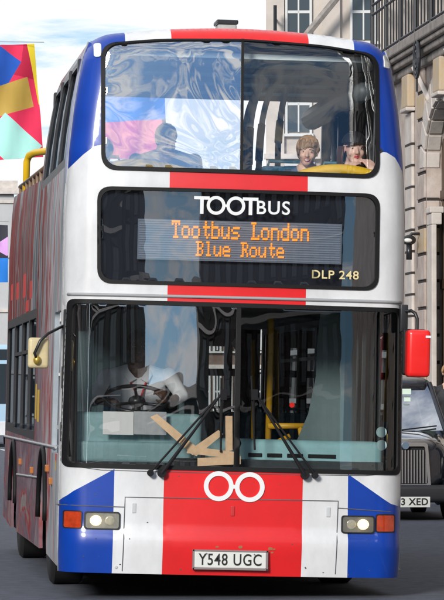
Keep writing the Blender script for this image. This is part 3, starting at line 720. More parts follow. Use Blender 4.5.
# steering wheel
Ms = Matrix.Translation((*[B(137, 399, .85)[0]], .85, B(137, 399, .85)[1])) @ Matrix.Rotation(R(24), 4, 'X')
m = MB(); m.tube([Ms @ Vector((.245 * math.cos(a), .245 * math.sin(a), 0)) for a in [2 * math.pi * k / 36 for k in range(37)]], .016, 10, False)
for a in (90, 210, 330): m.tube([Ms @ Vector((0, 0, -.03)), Ms @ Vector((.24 * math.cos(R(a)), .24 * math.sin(R(a)), 0))], .012, 8)
m.ell(Ms @ Vector((0, 0, -.02)), (.07, .07, .05), sub=2); m.tube([Ms @ Vector((0, 0, -.03)), (Ms @ Vector((0, -.06, -.35)))], .035, 10)
m.build('steering_wheel', blackp, bus, smooth=True)
# driver seat, partition and stairs behind
m = MB(); x_ = B(137, 390, 1.4)[0]; m.box(x_ - .24, x_ + .24, 1.62, 1.72, .95, 1.72, bev=.04); m.box(x_ - .24, x_ + .24, 1.15, 1.65, .82, .95, bev=.04); m.box(x_ - .1, x_ + .1, 1.3, 1.5, .36, .82); m.build('driver_seat', seatm, bus, smooth=True, angle=50)
m = MB(); m.box(-1.22, -.28, 1.90, 1.94, .36, 2.2); m.box(-.30, -.26, 1.5, 4.0, .36, 2.22); m.box(-.255, .0, 2.3, 2.33, .36, 2.2); m.build('cab_partition', tealdk, bus)
m = MB(); m.box(-1.19, -1.02, 1.05, 1.1, 1.0, 2.0); m.build('cab_panel', mat('teal_grey_panel', (.22, .30, .31), .6), bus)
m = MB()
for k in range(8): m.box(-1.2, -.4, 2.0 + k * .24, 2.26 + k * .24, .36 + k * .2, .56 + k * .24)
m.build('staircase', tealdk, bus)
# cream curved glass draught screen and door gear on the nearside
P = [(.50, 1.0), (.60, 1.15), (.70, 1.4), (.755, 1.7), (.76, 2.0), (.78, 2.2), (1.0, 2.2), (1.0, .95)]
m = MB(); m.prism(P, lambda a, b_: (a, 1.30, b_), lambda a, b_: (a, 1.312, b_)); m.build('draught_screen', mat('frosted_screen', (.16, .21, .21), .35, var=.15), bus)
m = MB()
for x in (1.02, 1.10, 1.17): m.box(x, x + .035, .55 + (x - 1) * 1.5, .62 + (x - 1) * 1.5, .4, 2.2)
m.box(.98, 1.0, .6, 1.6, .4, 2.2); m.build('door_frame', blackp, bus, bevel=.006)
m = MB()
def yp(pts, y, r=.022): m.tube([(B(*p, y)[0], y, B(*p, y)[1]) for p in pts], r, 10)
yp([(271, 318), (271, 345), (268, 448)], 1.7, .026)
yp([(268, 426), (313, 426)], 1.6, .024); yp([(270, 446), (290, 436)], 1.6); yp([(253, 340), (253, 448)], 2.6, .018); yp([(300, 426), (303, 448)], 1.6)
yp([(276, 330), (277, 420)], 4.5, .02)
m.build('yellow_grab_pole', mat('yellow_pole', (.72, .38, .02), .45), bus, smooth=True)
m = MB(); x_, z_ = B(292, 405, 3.0); m.ell((x_, 3.0, z_), (.022, .015, .022), sub=2); m.build('stop_button', mat('stop_red', (.9, .03, .02), .4, emit=.6), bus, smooth=True)
for p in ((379, 432), (379, 445)):
    x_, z_ = B(*p, .25); m = MB(); m.cyl((x_, Yf(x_, z_) + .02, z_), 'y', .040, .008, 24); m.build('windscreen_disc', mat('pale_disc', (.35, .48, .48), .5), bus)
m = MB(); x_, z_ = B(384, 438, .28); m.box(x_ + .03, x_ + .07, .32, .34, z_ - .04, z_ + .03); m.build('yellow_tag', yellow, bus)
# lower deck rear window bars
m = MB()
for x in (-.9, -.3, .3, .9): m.box(x - .04, x + .04, 9.9, 9.95, .4, 2.2)
m.box(-1.2, 1.2, 9.9, 9.95, 1.75, 1.82); m.box(-1.2, 1.2, 9.86, 9.9, .36, 1.2); m.build('rear_window_bar', blackp, bus)
m = MB(); m.faces([(-1.0, 10.22, 1.3), (1.0, 10.22, 1.3), (1.0, 10.22, 2.05), (-1.0, 10.22, 2.05)], [(0, 1, 2, 3)]); m.build('rear_window', glass('rear_glass', (.7, .76, .76), .02), bus)

# things in the cab
rt = (0, ROLL, 0)
def busW(x, y, z): c, s = math.cos(ROLL), math.sin(ROLL); return Vector((x * c + z * s + XO, y, -x * s + z * c))
papm = mat('white_paper', (.88, .88, .86), .7); papg = mat('shiny_grey_folder', (.55, .57, .58), .35, var=.2, vscale=12)
for (a, b_, c, d_, mt, lb) in ((103, 133, 411, 435, papm, 'plain white sheet propped on the dashboard in front of the steering wheel'), (134, 166, 411, 435, papg, 'shiny grey folder propped on the dashboard beside the white sheet')):
    (xa, za), (xb, zb) = B(a, c, .28), B(b_, d_, .28)
    m = MB(); m.box(-(xb - xa) / 2, (xb - xa) / 2, -.003, .003, 0, za - zb, M=Matrix.Rotation(R(-10), 4, 'X'))
    o = m.build('paper_sheet' if mt is papm else 'folder', mt); o.location = busW((xa + xb) / 2, .255, zb); o.rotation_euler = rt
    tag(o, lb, 'paper' if mt is papm else 'folder')
tapem = mat('brown_parcel_tape', (.50, .34, .19), .5, var=.25, vscale=14)
for i, (pts, lb) in enumerate(((((150, 417), (157, 414), (200, 450), (192, 455)), 'brown tape strip slanting down from the grey folder across the driver windscreen'),
                  (((188, 446), (236, 452), (236, 459), (186, 453)), 'brown tape strip lying along the lower edge left of the windscreen divider'),
                  (((197, 458), (240, 456), (240, 464), (197, 466)), 'lowest brown tape strip crossing the foot of the windscreen divider'),
                  (((225, 416), (232, 416), (232, 450), (225, 452)), 'upright brown tape strip beside the windscreen divider'),
                  (((186, 452), (218, 430), (223, 434), (196, 456)), 'brown tape strip rising to the right behind the left wiper arm'))):
    P = [B(*p) for p in pts]
    o = panel('tape_strip', P, Fm(-.002 + .0008 * i), tapem, None, step=.04, thick=.0008); o.location = bus.location
    o.rotation_euler = rt; tag(o, lb, 'tape', 'brown tape strips stuck to the windscreen')

# ------------------------------------------------------------------ people
skin = mat('light_skin', (.72, .44, .32), .5, var=.1, vscale=20)
skind = mat('brown_skin', (.09, .045, .028), .5)
def hand(m, wrist, d, up, curl, s=1.0, side=1):
    """five fingers on a palm; d points along the fingers, up is the back of the hand"""
    d = Vector(d).normalized(); up = (Vector(up) - d * Vector(up).dot(d)).normalized(); lat = d.cross(up) * side; w_ = Vector(wrist)
    m.cap(w_, w_ + d * .03 * s, .024 * s, .026 * s)
    for k in range(4):
        base = w_ + d * (.075 - .004 * abs(k - 1.3)) * s + lat * (.027 - .018 * k) * s
        m.cap(w_ + d * .015 * s + lat * (.016 - .011 * k) * s, base, .015 * s, .012 * s)
        ln = (.038, .044, .040, .031)[k] * s; a = R(curl * (.8 + .15 * k)); p = base
        for j, f in enumerate((1, .7, .55)):
            q = p + (d * math.cos(a * (j + .6)) - up * math.sin(a * (j + .6))) * ln * f; m.cap(p, q, (.0098 - .0012 * j) * s, (.0088 - .0012 * j) * s); p = q
    t0 = w_ + d * .02 * s + lat * .022 * s; t1 = t0 + (d * .6 + lat * .8 - up * .2).normalized() * .042 * s; t2 = t1 + (d * .9 + lat * .2 - up * .4).normalized() * .032 * s
    m.cap(t0, t1, .014 * s, .011 * s); m.cap(t1, t2, .011 * s, .009 * s)
def headM(c, yaw, pitch, s, tilt=0): return Matrix.Translation(c) @ Matrix.Rotation(R(yaw), 4, 'Z') @ Matrix.Rotation(R(pitch), 4, 'X') @ Matrix.Rotation(R(tilt), 4, 'Y') @ Matrix.Scale(s, 4)
def headshape(m, H):
    m.ell((0, .015, .035), (.074, .092, .083), H); m.ell((0, -.025, -.02), (.062, .070, .088), H); m.ell((0, -.045, -.082), (.038, .040, .034), H)
    for sx in (-1, 1):
        m.ell((sx * .034, -.062, -.030), (.026, .028, .026), H); m.ell((sx * .076, .012, -.005), (.010, .020, .031), H); m.ell((sx * .03, -.078, .022), (.024, .014, .008), H)
    m.cap(H @ Vector((0, -.086, .008)), H @ Vector((0, -.108, -.030)), .009 * H.to_scale().x, .013 * H.to_scale().x)
    for sx in (-1, 1): m.ell((sx * .011, -.098, -.033), (.009, .009, .008), H)
def facebits(H, par, lip=(.45, .12, .10), smile=0, pout=0, browc=(.10, .06, .03)):
    m = MB()
    for sx in (-1, 1): m.ell((sx * .031, -.084, .003), (.0110, .0065, .0050), H, 2)
    m.build('eye', mat('eye_white', (.6, .58, .55), .3), par, smooth=True)
    m = MB()
    for sx in (-1, 1): m.ell((sx * .031, -.0895, .003), (.0048, .003, .0048), H, 2)
    m.build('iris', mat('eye_dark', (.03, .02, .015), .2), par, smooth=True)
    m = MB()
    for sx in (-1, 1): m.tube([H @ Vector((sx * .014, -.091, .020)), H @ Vector((sx * .032, -.092, .026)), H @ Vector((sx * .048, -.080, .020))], .0025, 6)
    m.build('eyebrow', mat('brow_%.2f' % browc[0], browc, .8), par, smooth=True)
    m = MB(); ww = .022 + .008 * smile; up = .010 * smile
    top_ = [(-ww, -.076, -.055 + up), (-ww * .5, -.089, -.053 + up * .3), (0, -.093, -.054), (ww * .5, -.089, -.053 + up * .3), (ww, -.076, -.055 + up)]
    bot_ = [(-ww, -.076, -.057 + up), (-ww * .5, -.087, -.062 - .005 * smile), (0, -.091, -.065 - .009 * smile), (ww * .5, -.087, -.062 - .005 * smile), (ww, -.076, -.057 + up)]
    m.tube([H @ Vector(p) for p in top_], .0032, 8); m.tube([H @ Vector(p) for p in bot_], .004, 8)
    m.build('lips', mat('lips_%.2f' % lip[1], lip, .4), par, smooth=True)
    if smile:
        m = MB(); m.faces([H @ Vector(p) for p in top_] + [H @ Vector(p) for p in reversed(bot_)], [tuple(range(10))]); m.build('teeth', mat('teeth', (.75, .72, .66), .3), par)
def hairshell(H, par, col, grow_=1.10, fringe=.045, back=-.08, name='hair', amp=.006, part=0):
    bm = bmesh.new(); bmesh.ops.create_icosphere(bm, subdivisions=5, radius=1)
    dele = []
    for v in bm.verts:
        p = v.co.copy(); q = Vector((p.x * .080 * grow_, .014 + p.y * .096 * grow_, .030 + p.z * .092 * grow_))
        if q.z < 0: q.z *= 1.35; q.y = q.y * .95
        n_ = noise.noise(Vector((q.x * 60, q.y * 25, q.z * 14))) * amp; q += p * n_ + p * noise.noise(q * 22) * amp; v.co = q
        lim = fringe + .010 * noise.noise(Vector((q.x * 90, 3, part))) + (q.x * .25 if part else 0)
        ang = -q.y / (abs(q.x) + .02)
        if q.z < back or (q.y < -.02 and q.z < lim and abs(q.x) < .074) or (q.z < -.03 and q.y < .0): dele.append(v)
    bmesh.ops.delete(bm, geom=dele, context='VERTS')
    for v in bm.verts: v.co = H @ v.co
    me = bpy.data.meshes.new(name); bm.to_mesh(me); bm.free()
    o = link(name, me, par, mat('hair_%.2f' % col[0], col, .55, var=.5, vscale=60, stretch=(1, 1, .25)), True)
    s_ = o.modifiers.new('t', 'SOLIDIFY'); s_.thickness = .012; s_.offset = -1
    if amp > .005:       # loose strands over the cap of hair
        rr_ = random.Random(5); m = MB()
        for k in range(330):
            az = rr_.uniform(-math.pi, math.pi); front_ = math.cos(az) > .2; end = (.95 if front_ else 1.75) + rr_.uniform(-.18, .22); pts = []
            tw = rr_.uniform(-.5, .7)
            for i in range(7):
                th = .12 + (end - .12) * i / 6; aa = az + tw * i / 6; g = grow_ + .03 + .03 * rr_.random() * (i / 6)
                pts.append(H @ Vector((math.sin(th) * math.sin(aa) * .080 * g, .014 - math.sin(th) * math.cos(aa) * .096 * g, .030 + math.cos(th) * .092 * g)))
            m.tube(pts, [.0036, .0036, .0034, .003, .0026, .002, .0008], 5)
        m.build('strands', mat('hair_strand', tuple(c * 1.7 for c in col), .45, var=.5, vscale=40), o, smooth=True)
    return o
def person(label, hc, yaw, pitch, s, shirt, skinm, arms=(), hair=None, smile=0, lip=(.45, .12, .10), tilt=0, face=True, sh=.19, drop=.24, lean=0.0, group=None, extra=None, legs=True):
    """hc = head centre (world); arms = list of (elbow, wrist, finger dir, hand back, curl)"""
    p = empty('person', (hc[0], hc[1] + .12, hc[2] - .75 * s), label=label, cat='person', group=group); L_ = Matrix.Translation(-p.location)
    H = L_ @ headM(hc, yaw, pitch, s, tilt); O = Vector(hc) - p.location
    nb = O + Vector((0, .05 + lean, -drop * s)); sL = [nb + Vector((q * sh * s, .02, -.0)) for q in (-1, 1)]
    hip = nb + Vector((0, .10, -.50 * s))
    m = MB(); headshape(m, H); m.cap(H @ Vector((0, .02, -.06)), nb + Vector((0, .02, .05)), .054 * s, .060 * s); m.cap(nb + Vector((0, .02, .04)), hip, .09 * s, .10 * s)
    for a, q in zip(arms, (0, 1)):
        if a is None: continue
        e, w_, d, u, cu = a[:5]; e = Vector(e) - p.location; w_ = Vector(w_) - p.location
        m.cap(sL[q], e, .045 * s, .038 * s); m.cap(e, w_, .036 * s, .024 * s); hand(m, w_, d, u, cu, s * .98, 1 if q == 0 else -1)
    m.build('body', skinm, p, smooth=True, remesh=.0055)
    m = MB(); m.ell(nb + Vector((0, .04, -.10 * s)), (sh * .95 * s, .115 * s, .18 * s)); m.cap(nb + Vector((-sh * .8 * s, .03, -.015)), nb + Vector((0, .04, .035)), .066 * s, .075 * s); m.cap(nb + Vector((sh * .8 * s, .03, -.015)), nb + Vector((0, .04, .035)), .066 * s, .075 * s)
    m.cap(nb + Vector((0, .05, -.1)), hip, .135 * s, .14 * s)
    for a, q in zip(arms, (0, 1)):
        if a is None:
            e = sL[q] + Vector((0.03 * (q * 2 - 1), .0, -.28 * s)); m.cap(sL[q], e, .060 * s, .05 * s); m.cap(e, e + Vector((0, -.20, -.05)), .048 * s, .036 * s); continue
        e = Vector(a[0]) - p.location; w_ = Vector(a[1]) - p.location; m.cap(sL[q], e, .062 * s, .050 * s)
        f = a[5] if len(a) > 5 else .8; m.cap(e, e + (w_ - e) * f, .050 * s, .038 * s)
    if legs:
        for q in (-1, 1): m.cap(hip + Vector((q * .09, 0, 0)), hip + Vector((q * .11, -.40, .02)), .08, .065)
    m.build('clothing', shirt, p, smooth=True, remesh=.009)
    if face: facebits(H, p, lip, smile)
    if hair: hairshell(H, p, *hair)
    if extra: extra(p, H, nb)
    return p
def Pw(px, py, y): x, z = WP(px, py, y); return Vector((x, y, z))
navy = mat('navy_top', (.03, .05, .09), .8); blk = mat('black_jacket', (.02, .021, .025), .7, var=.2)
# boy
person('smiling boy with tousled light brown hair leaning at the upper deck front window', Pw(307.5, 152, .85), -8, 4, .98, mat('light_tee', (.10, .14, .22), .8), skin,
       (None, None), hair=((.32, .18, .08), 1.10, .030, -.06, 'hair', .010, 3), smile=1, tilt=4, sh=.15, drop=.19)
# woman in cap
def cap_(p, H, nb):
    bm = bmesh.new(); bmesh.ops.create_icosphere(bm, subdivisions=4, radius=1)
    dl = [v for v in bm.verts if v.co.z < -.08]
    bmesh.ops.delete(bm, geom=dl, context='VERTS')
    for v in bm.verts: v.co = H @ Vector((v.co.x * .090, .012 + v.co.y * .108, .040 + v.co.z * .088))
    me = bpy.data.meshes.new('cap'); bm.to_mesh(me); bm.free(); o = link('cap', me, p, mat('black_cap', (.014, .015, .020), .6), True)
    s_ = o.modifiers.new('t', 'SOLIDIFY'); s_.thickness = .006
    m = MB(); pts = [(-.082, -.045), (-.076, -.09), (-.05, -.128), (0, -.140), (.05, -.128), (.076, -.09), (.082, -.045), (.05, -.078), (0, -.09), (-.05, -.078)]
    m.prism(pts, lambda a, b_: H @ Vector((a, b_, .056 - abs(a) * .30 + b_ * .02)), lambda a, b_: H @ Vector((a, b_, .050 - abs(a) * .30 + b_ * .02))); m.build('cap_peak', mat('black_cap', 0), o)
    m = MB()      # long hair falling either side
    for q in (-1, 1):
        for k in range(5):
            x0 = q * (.080 + .005 * k); m.tube([H @ Vector((x0, .00 + .012 * k, .02)), H @ Vector((q * (.090 + .004 * k), .0 + .014 * k, -.06)), H @ Vector((q * (.092 + .006 * k), .01 + .012 * k, -.16 - .01 * k))], [.011, .012, .006], 8)
    m.build('hair', mat('hair_auburn', (.11, .055, .035), .5, var=.5, vscale=70), p, smooth=True)
hc = Pw(354.5, 149, .62)
person('woman in a black cap raising one hand to her chin in the upper deck window', hc, 4, 2, 1.08, blk, mat('pale_skin', (.74, .48, .39), .5),
       ((Pw(334, 190, .66), Pw(345, 175, .52), (.5, -.1, .8), (-.5, -.6, .5), 38, .9), (Pw(382, 192, .62), Pw(375, 172, .50), (-.50, .1, .80), (.3, -.85, .25), 40, .9)),
       hair=None, lip=(.62, .05, .08), sh=.18, drop=.18, extra=cap_)
# man on the left looking down
person('dark haired man in a grey blue shirt looking down in the upper deck left seat', Pw(166, 140, 1.1), 22, 28, 1.0, mat('grey_blue_shirt', (.13, .21, .32), .8), mat('man_skin', (.50, .35, .30), .5),
       (None, None), hair=((.055, .05, .055), 1.06, .052, -.05, 'hair', .004, 0), sh=.23, drop=.155)
person('passenger squeezed at the far left edge of the upper deck window', Pw(103, 153, .55), 10, 0, .9, navy, mat('man_skin', 0), (None, None), hair=((.03, .02, .018), 1.08, .04, -.06), sh=.15, drop=.20)
# driver
def lanyard(p, H, nb):
    m = MB()
    for q in (-1, 1): m.tube([nb + Vector((q * .075, -.015, .02)), nb + Vector((q * .055, -.085, -.07)), nb + Vector((.01, -.125, -.19))], .008, 6)
    m.build('lanyard', mat('red_lanyard', (.60, .03, .02), .6), p)
    m = MB(); m.tube([nb + Vector((.01, -.118, -.19)), nb + Vector((.01, -.118, -.27))], .006, 6); m.box(nb.x - .03, nb.x + .05, nb.y - .128, nb.y - .122, nb.z - .36, nb.z - .27); m.build('badge', mat('badge_dark', (.1, .1, .12), .4), p)
    m = MB()
    for q in (-1, 1): m.faces([nb + Vector((q * .015, -.085, -.03)), nb + Vector((q * .085, -.03, .055)), nb + Vector((q * .11, -.05, .0)), nb + Vector((q * .07, -.10, -.06))], [(0, 1, 2, 3)])
    o = m.build('collar', mat('pale_shirt', 0), p); o.modifiers.new('t', 'SOLIDIFY').thickness = .008
shirtm = mat('pale_shirt', (.84, .87, .90), .75, var=.1, vscale=9)
person('bus driver in a pale short sleeved shirt and red lanyard holding the steering wheel', Pw(138, 346, 1.35), -4, 6, 1.05, shirtm, skind,
       ((Pw(93, 400, 1.15), Pw(104, 402, .98), (.75, -.5, .15), (0, -.35, .9), 42, .35), (Pw(182, 396, 1.10), Pw(168, 401, .93), (-.55, -.4, .65), (.1, -.9, .4), 60, .35)),
       hair=((.012, .010, .010), 1.03, .055, -.04, 'hair', .002, 0), sh=.235, drop=.22, lip=(.12, .04, .035), extra=lanyard)

# ------------------------------------------------------------------ black cab
TX, TY = None, 19.0
TX = WP(406, 450, TY)[0]
taxi = empty('black_taxi', (TX, TY, 0), label='black london cab with upright chrome grille waiting behind the bus on the right', cat='taxi')
tb = mat('taxi_black', (.008, .010, .016), .16, coat=1.0)
def loft(m, secs, n=28):
    """secs = [(y, halfwidth, z0, z1, exponent)] lofted closed superellipses"""
    vs = []; fs = []
    for (y, hw, z0, z1, e) in secs:
        for k in range(n):
            a = 2 * math.pi * k / n; c, s = math.cos(a), math.sin(a)
            vs.append((hw * math.copysign(abs(c) ** (2 / e), c), y, (z0 + z1) / 2 + (z1 - z0) / 2 * math.copysign(abs(s) ** (2 / e), s)))
    for i in range(len(secs) - 1):
        for k in range(n): fs.append((i * n + k, i * n + (k + 1) % n, (i + 1) * n + (k + 1) % n, (i + 1) * n + k))
    fs.append(tuple(range(n))); fs.append(tuple((len(secs) - 1) * n + k for k in range(n))[::-1]); m.faces(vs, fs)
m = MB()
loft(m, [(.12, .42, .42, .88, 5), (.2, .52, .40, .96, 4.5), (.6, .60, .38, 1.02, 4), (1.25, .68, .36, 1.09, 4), (1.5, .74, .34, 1.12, 4), (4.3, .76, .34, 1.12, 4), (4.5, .66, .4, 1.05, 4)])
m.build('body', tb, taxi, smooth=True, angle=60)
m = MB()
for sx in (-1, 1):
    vs = []
    tmp = MB(); loft(tmp, [(.16, .10, .42, .66, 3), (.22, .19, .36, .80, 3), (.5, .235, .34, .90, 3), (1.1, .245, .34, .93, 3), (1.7, .22, .34, .88, 3), (4.1, .20, .34, .9, 3), (4.45, .12, .4, .8, 3)])
    for v in tmp.bm.verts: v.co.x += sx * .66
    tmp.bm.verts.index_update(); m.faces([v.co.copy() for v in tmp.bm.verts], [[v.index for v in f.verts] for f in tmp.bm.faces]); tmp.bm.free()
m.build('wing', tb, taxi, smooth=True, angle=60)
m = MB(); m.box(-.80, .80, .0, .22, .23, .44, bev=.05); m.box(-.78, .78, .12, 4.4, .22, .40); m.build('bumper', mat('bumper_black', (.02, .021, .024), .4), taxi, smooth=True, angle=50)
# cabin: pillars, roof, screen
m = MB(); loft(m, [(1.72, .50, 1.62, 1.70, 4), (1.8, .56, 1.64, 1.76, 4), (2.4, .60, 1.66, 1.80, 4), (3.9, .60, 1.64, 1.78, 4), (4.25, .52, 1.60, 1.70, 4)])
for sx in (-1, 1):
    m.tube([(sx * .70, 1.30, 1.08), (sx * .56, 1.80, 1.70)], .035, 8); m.tube([(sx * .73, 2.6, 1.08), (sx * .60, 2.6, 1.72)], .04, 8); m.tube([(sx * .72, 4.3, 1.05), (sx * .56, 4.1, 1.68)], .07, 8)
m.build('roof', tb, taxi, smooth=True, angle=60)
gtx = glass('taxi_glass', (.60, .72, .70), .42)
m = MB(); m.faces([(-.66, 1.30, 1.10), (.66, 1.30, 1.10), (.53, 1.78, 1.68), (-.53, 1.78, 1.68)], [(0, 1, 2, 3)]); m.build('windscreen', gtx, taxi)
m = MB()
for sx in (-1, 1): m.faces([(sx * .72, 1.45, 1.10), (sx * .74, 4.2, 1.10), (sx * .59, 4.0, 1.68), (sx * .58, 1.85, 1.68)], [(0, 1, 2, 3)])
m.faces([(-.6, 4.32, 1.1), (.6, 4.32, 1.1), (.5, 4.2, 1.62), (-.5, 4.2, 1.62)], [(0, 1, 2, 3)]); m.build('side_window', glass('taxi_side_glass', (.25, .3, .3), .1), taxi)
m = MB(); m.tube([(-.5, 1.27, 1.10), (.1, 1.30, 1.20)], .01, 6); m.tube([(0.05, 1.25, 1.10), (.58, 1.31, 1.16)], .01, 6); m.build('wiper', rubber, taxi)
m = MB(); m.box(-.55, -.15, 2.5, 2.6, .7, 1.45, bev=.04); m.box(.1, .5, 2.5, 2.6, .7, 1.42, bev=.04); m.box(-.6, .6, 1.5, 1.8, .9, 1.12); m.build('cab_seat', mat('grey_seat', (.12, .13, .13), .7), taxi)
m = MB(); m.box(.18, .30, 1.63, 1.64, 1.56, 1.63); m.box(.20, .28, 1.55, 1.56, 1.47, 1.52); m.build('licence_sticker', mat('green_white_sticker', (.6, .75, .62), .5), taxi)
m = MB(); m.box(-.2, .2, 1.9, 2.0, 1.80, 1.90, bev=.02); m.build('roof_sign', mat('amber_sign', (.6, .35, .05), .4), taxi, smooth=True, angle=50)
m = MB(); gz0, gz1 = .43, .92
m.box(-.30, .30, .085, .12, gz0, gz1); gr = m.build('grille', rubber, taxi)
m = MB()
for k in range(15):
    x = -.26 + k * .52 / 14; m.box(x - .008, x + .008, .055, .084, gz0 + .03, gz1 - .05)
m.build('grille_bar', chrome, gr)
m = MB(); fr = rquad([(-.32, .40), (-.28, .96), (.28, .96), (.32, .40)], .05)
fi = rquad([(-.28, .45), (-.245, .915), (.245, .915), (.28, .45)], .03); n = len(fr)
vs = [(a, .045, b_) for a, b_ in fr] + [(a, .045, b_) for a, b_ in fi] + [(a, .12, b_) for a, b_ in fr] + [(a, .12, b_) for a, b_ in fi]
m.faces(vs, [(i, (i + 1) % n, n + (i + 1) % n, n + i) for i in range(n)] + [(i, (i + 1) % n, 2 * n + (i + 1) % n, 2 * n + i) for i in range(n)] + [(n + i, n + (i + 1) % n, 3 * n + (i + 1) % n, 3 * n + i) for i in range(n)])
m.build('grille_surround', chrome, gr, smooth=True, angle=40)
m = MB(); m.cyl((0, .035, .925), 'y', .045, .02, 24); m.build('badge', mat('badge_silver_blue', (.25, .35, .45), .25, metal=.7), gr)
for sx in (-1, 1):
    m = MB(); m.ell((sx * .67, .19, .70), (.105, .06, .105)); m.build('headlight', mat('lamp_lens', 0), taxi, smooth=True)
    m = MB(); m.ell((sx * .58, .03, .34), (.05, .03, .045)); m.build('fog_light', mat('lamp_lens', 0), taxi, smooth=True)
    m = MB(); m.ell((sx * .92, 1.55, 1.12), (.11, .06, .085)); m.tube([(sx * .72, 1.55, 1.08), (sx * .86, 1.55, 1.10)], .02, 6); m.build('door_mirror', tb, taxi, smooth=True)
    for y in (.95, 3.75):
        x = sx * .70; t = empty('wheel', (x, y, .32)); t.parent = taxi
        m = MB(); m.tube([(-.10, 0, 0), (-.085, 0, 0), (.085, 0, 0), (.10, 0, 0)], [.27, .32, .32, .27], 32); m.build('tyre', mat('tyre_rubber', 0), t, smooth=True, angle=40)
        m = MB(); m.cyl((sx * .08, 0, 0), 'x', .19, .06, 24); m.build('rim', mat('wheel_grey', 0), t)
m = MB(); m.box(-.235, .30, -.012, -.002, .165, .295); pl = m.build('number_plate', platew, taxi, bevel=.006)
textmesh('plate_lettering', '13 XED', .118, Matrix.Translation((.275, -.014, .23)) @ Matrix.Rotation(R(90), 4, 'X'), blackt, pl, .001, .003, 1.08, 'RIGHT')

# ------------------------------------------------------------------ stone building on the right
stone = mat('portland_stone', (.58, .50, .45), .85, var=.35, vscale=2.2, bump=.3, bscale=25, col2=(.38, .30, .25))
stone2 = mat('pale_stone', (.66, .595, .54), .85, var=.25, vscale=2.5, bump=.2, bscale=25)
ochre = mat('ochre_stained_stone', (.52, .38, .20), .85, var=.35, vscale=3.5, bump=.3, bscale=30, col2=(.50, .42, .35))
joint = mat('deep_joint', (.035, .028, .025), .9)
iron = mat('black_ironwork', (.015, .016, .02), .45)
dgl = mat('dark_window_glass', (.03, .04, .05), .08, coat=.6)
bld = empty('stone_arcade_building', (8.3, 46, 0), label='soot stained stone building with a tall rusticated arch and iron balcony on the right', cat='building')
BX, BY = 8.3, 46.0
def fz(px, py, X=BX):
    """point of the facade plane x=X seen at the photo position: (y, z)"""
    f = Vector((math.sin(YAW) * math.cos(PITCH), math.cos(YAW) * math.cos(PITCH), math.sin(PITCH)))
    r = Vector((math.cos(YAW), -math.sin(YAW), 0)); u = r.cross(f); d = f + r * ((px - 222) / FPX) + u * ((300 - py) / FPX)
    t = (X - CAM.x) / d.x; P = CAM + d * t; return P.y, P.z
def bb(m, x0, x1, y0, y1, z0, z1): m.box(x0 - BX, x1 - BX, y0 - BY, y1 - BY, z0, z1)
ya, _ = fz(441, 100)          # arch centre
YE, YN = 51.5, -20.0          # far corner and near end
arch_hw, spring, HC = 1.85, 5.9, 8.15
outl = [(YN, 0), (YE, 0), (YE, HC), (YN, HC)]
holes = []
arches = [ya - 8.3 * k for k in range(8)]
for yc in arches:
    h = [(yc - arch_hw, .02), (yc - arch_hw, spring)]
    for k in range(1, 16): a = math.pi * (1 - k / 16); h.append((yc + arch_hw * math.cos(a), spring + 1.2 * math.sin(a)))
    h += [(yc + arch_hw, spring), (yc + arch_hw, .02)]; holes.append(h)
o = panel('wall', outl, lambda a, b_: (0, a - BY, b_), stone, bld, holes, step=.6, thick=.9, offset=1, smooth=False)
o.modifiers['thickness'].offset = -1 if 0 else 1
# make the thickness go into the building (+x)
bpy.context.view_layer.update()
for yc in arches: m = MB(); bb(m, BX + .36, BX + .40, yc - 2.6, yc + 2.6, .1, 7.4); m.build('shopfront_glass', dgl, bld)
for yc in arches:
    m = MB()
    for d in (-1.7, -.6, .6, 1.7): bb(m, BX + .28, BX + .355, yc + d - .08, yc + d + .08, .1, 7.3)
    for z in (.5, 3.6, 5.3): bb(m, BX + .26, BX + .35, yc - 2.05, yc + 2.05, z, z + .18)
    m.build('shopfront_frame', mat('bronze_frame', (.09, .055, .035), .5), bld)
# rusticated piers: raised blocks either side of each arch
ms, mo_, mj = MB(), MB(), MB()
for i, yc in enumerate(arches):
    for sgn in (-1, 1):
        yb0 = yc + sgn * 1.86; yb1 = yc + sgn * 2.9
        z = .12; k = 0
        while z < 7.6:
            h = .52; t = (ms if (k * 7 + i * 3) % 5 not in (1,) else mo_) if 1 else ms
            t.box(-.04, .0 - .002, min(yb0, yb1) - BY, max(yb0, yb1) - BY, z + .03, z + h - .03)
            if z < 5.3: t.box(.0, .25, yc + sgn * 1.81 - BY - .015, yc + sgn * 1.81 - BY + .015, z + .03, z + h - .03); mj.box(.0, .245, yc + sgn * 1.82 - BY - .008, yc + sgn * 1.82 - BY + .008, z + h - .03, z + h + .03)
            mj.box(-.012, -.003, min(yb0, yb1) - BY + .02, max(yb0, yb1) - BY - .02, z + h - .03, z + h + .03)
            z += h; k += 1
ms.build('rusticated_block', stone, bld, bevel=.02)
mo_.build('stained_block', ochre, bld, bevel=.02)
mj.build('block_joint', joint, bld)
# arch voussoirs
for yc in arches:
    m = MB(); nv = 11
    for k in range(nv):
        a0 = math.pi * k / nv + .02; a1 = math.pi * (k + 1) / nv - .02
        def q(a, r): return (yc - BY + (arch_hw + r) * math.cos(a), spring + (1.2 + r) * math.sin(a))
        P = [q(a0, .0), q(a1, .0), q(a1, .55), q(a0, .55)]
        m.prism(P, lambda a, b_: (-.058, a, b_), lambda a, b_: (-.003, a, b_))
        P = [q(a0, -.03), q(a1, -.03), q(a1, -.002), q(a0, -.002)]
        m.prism(P, lambda a, b_: (.0, a, b_), lambda a, b_: (.25, a, b_))
    m.build('arch_stone', stone2, bld, bevel=.02)
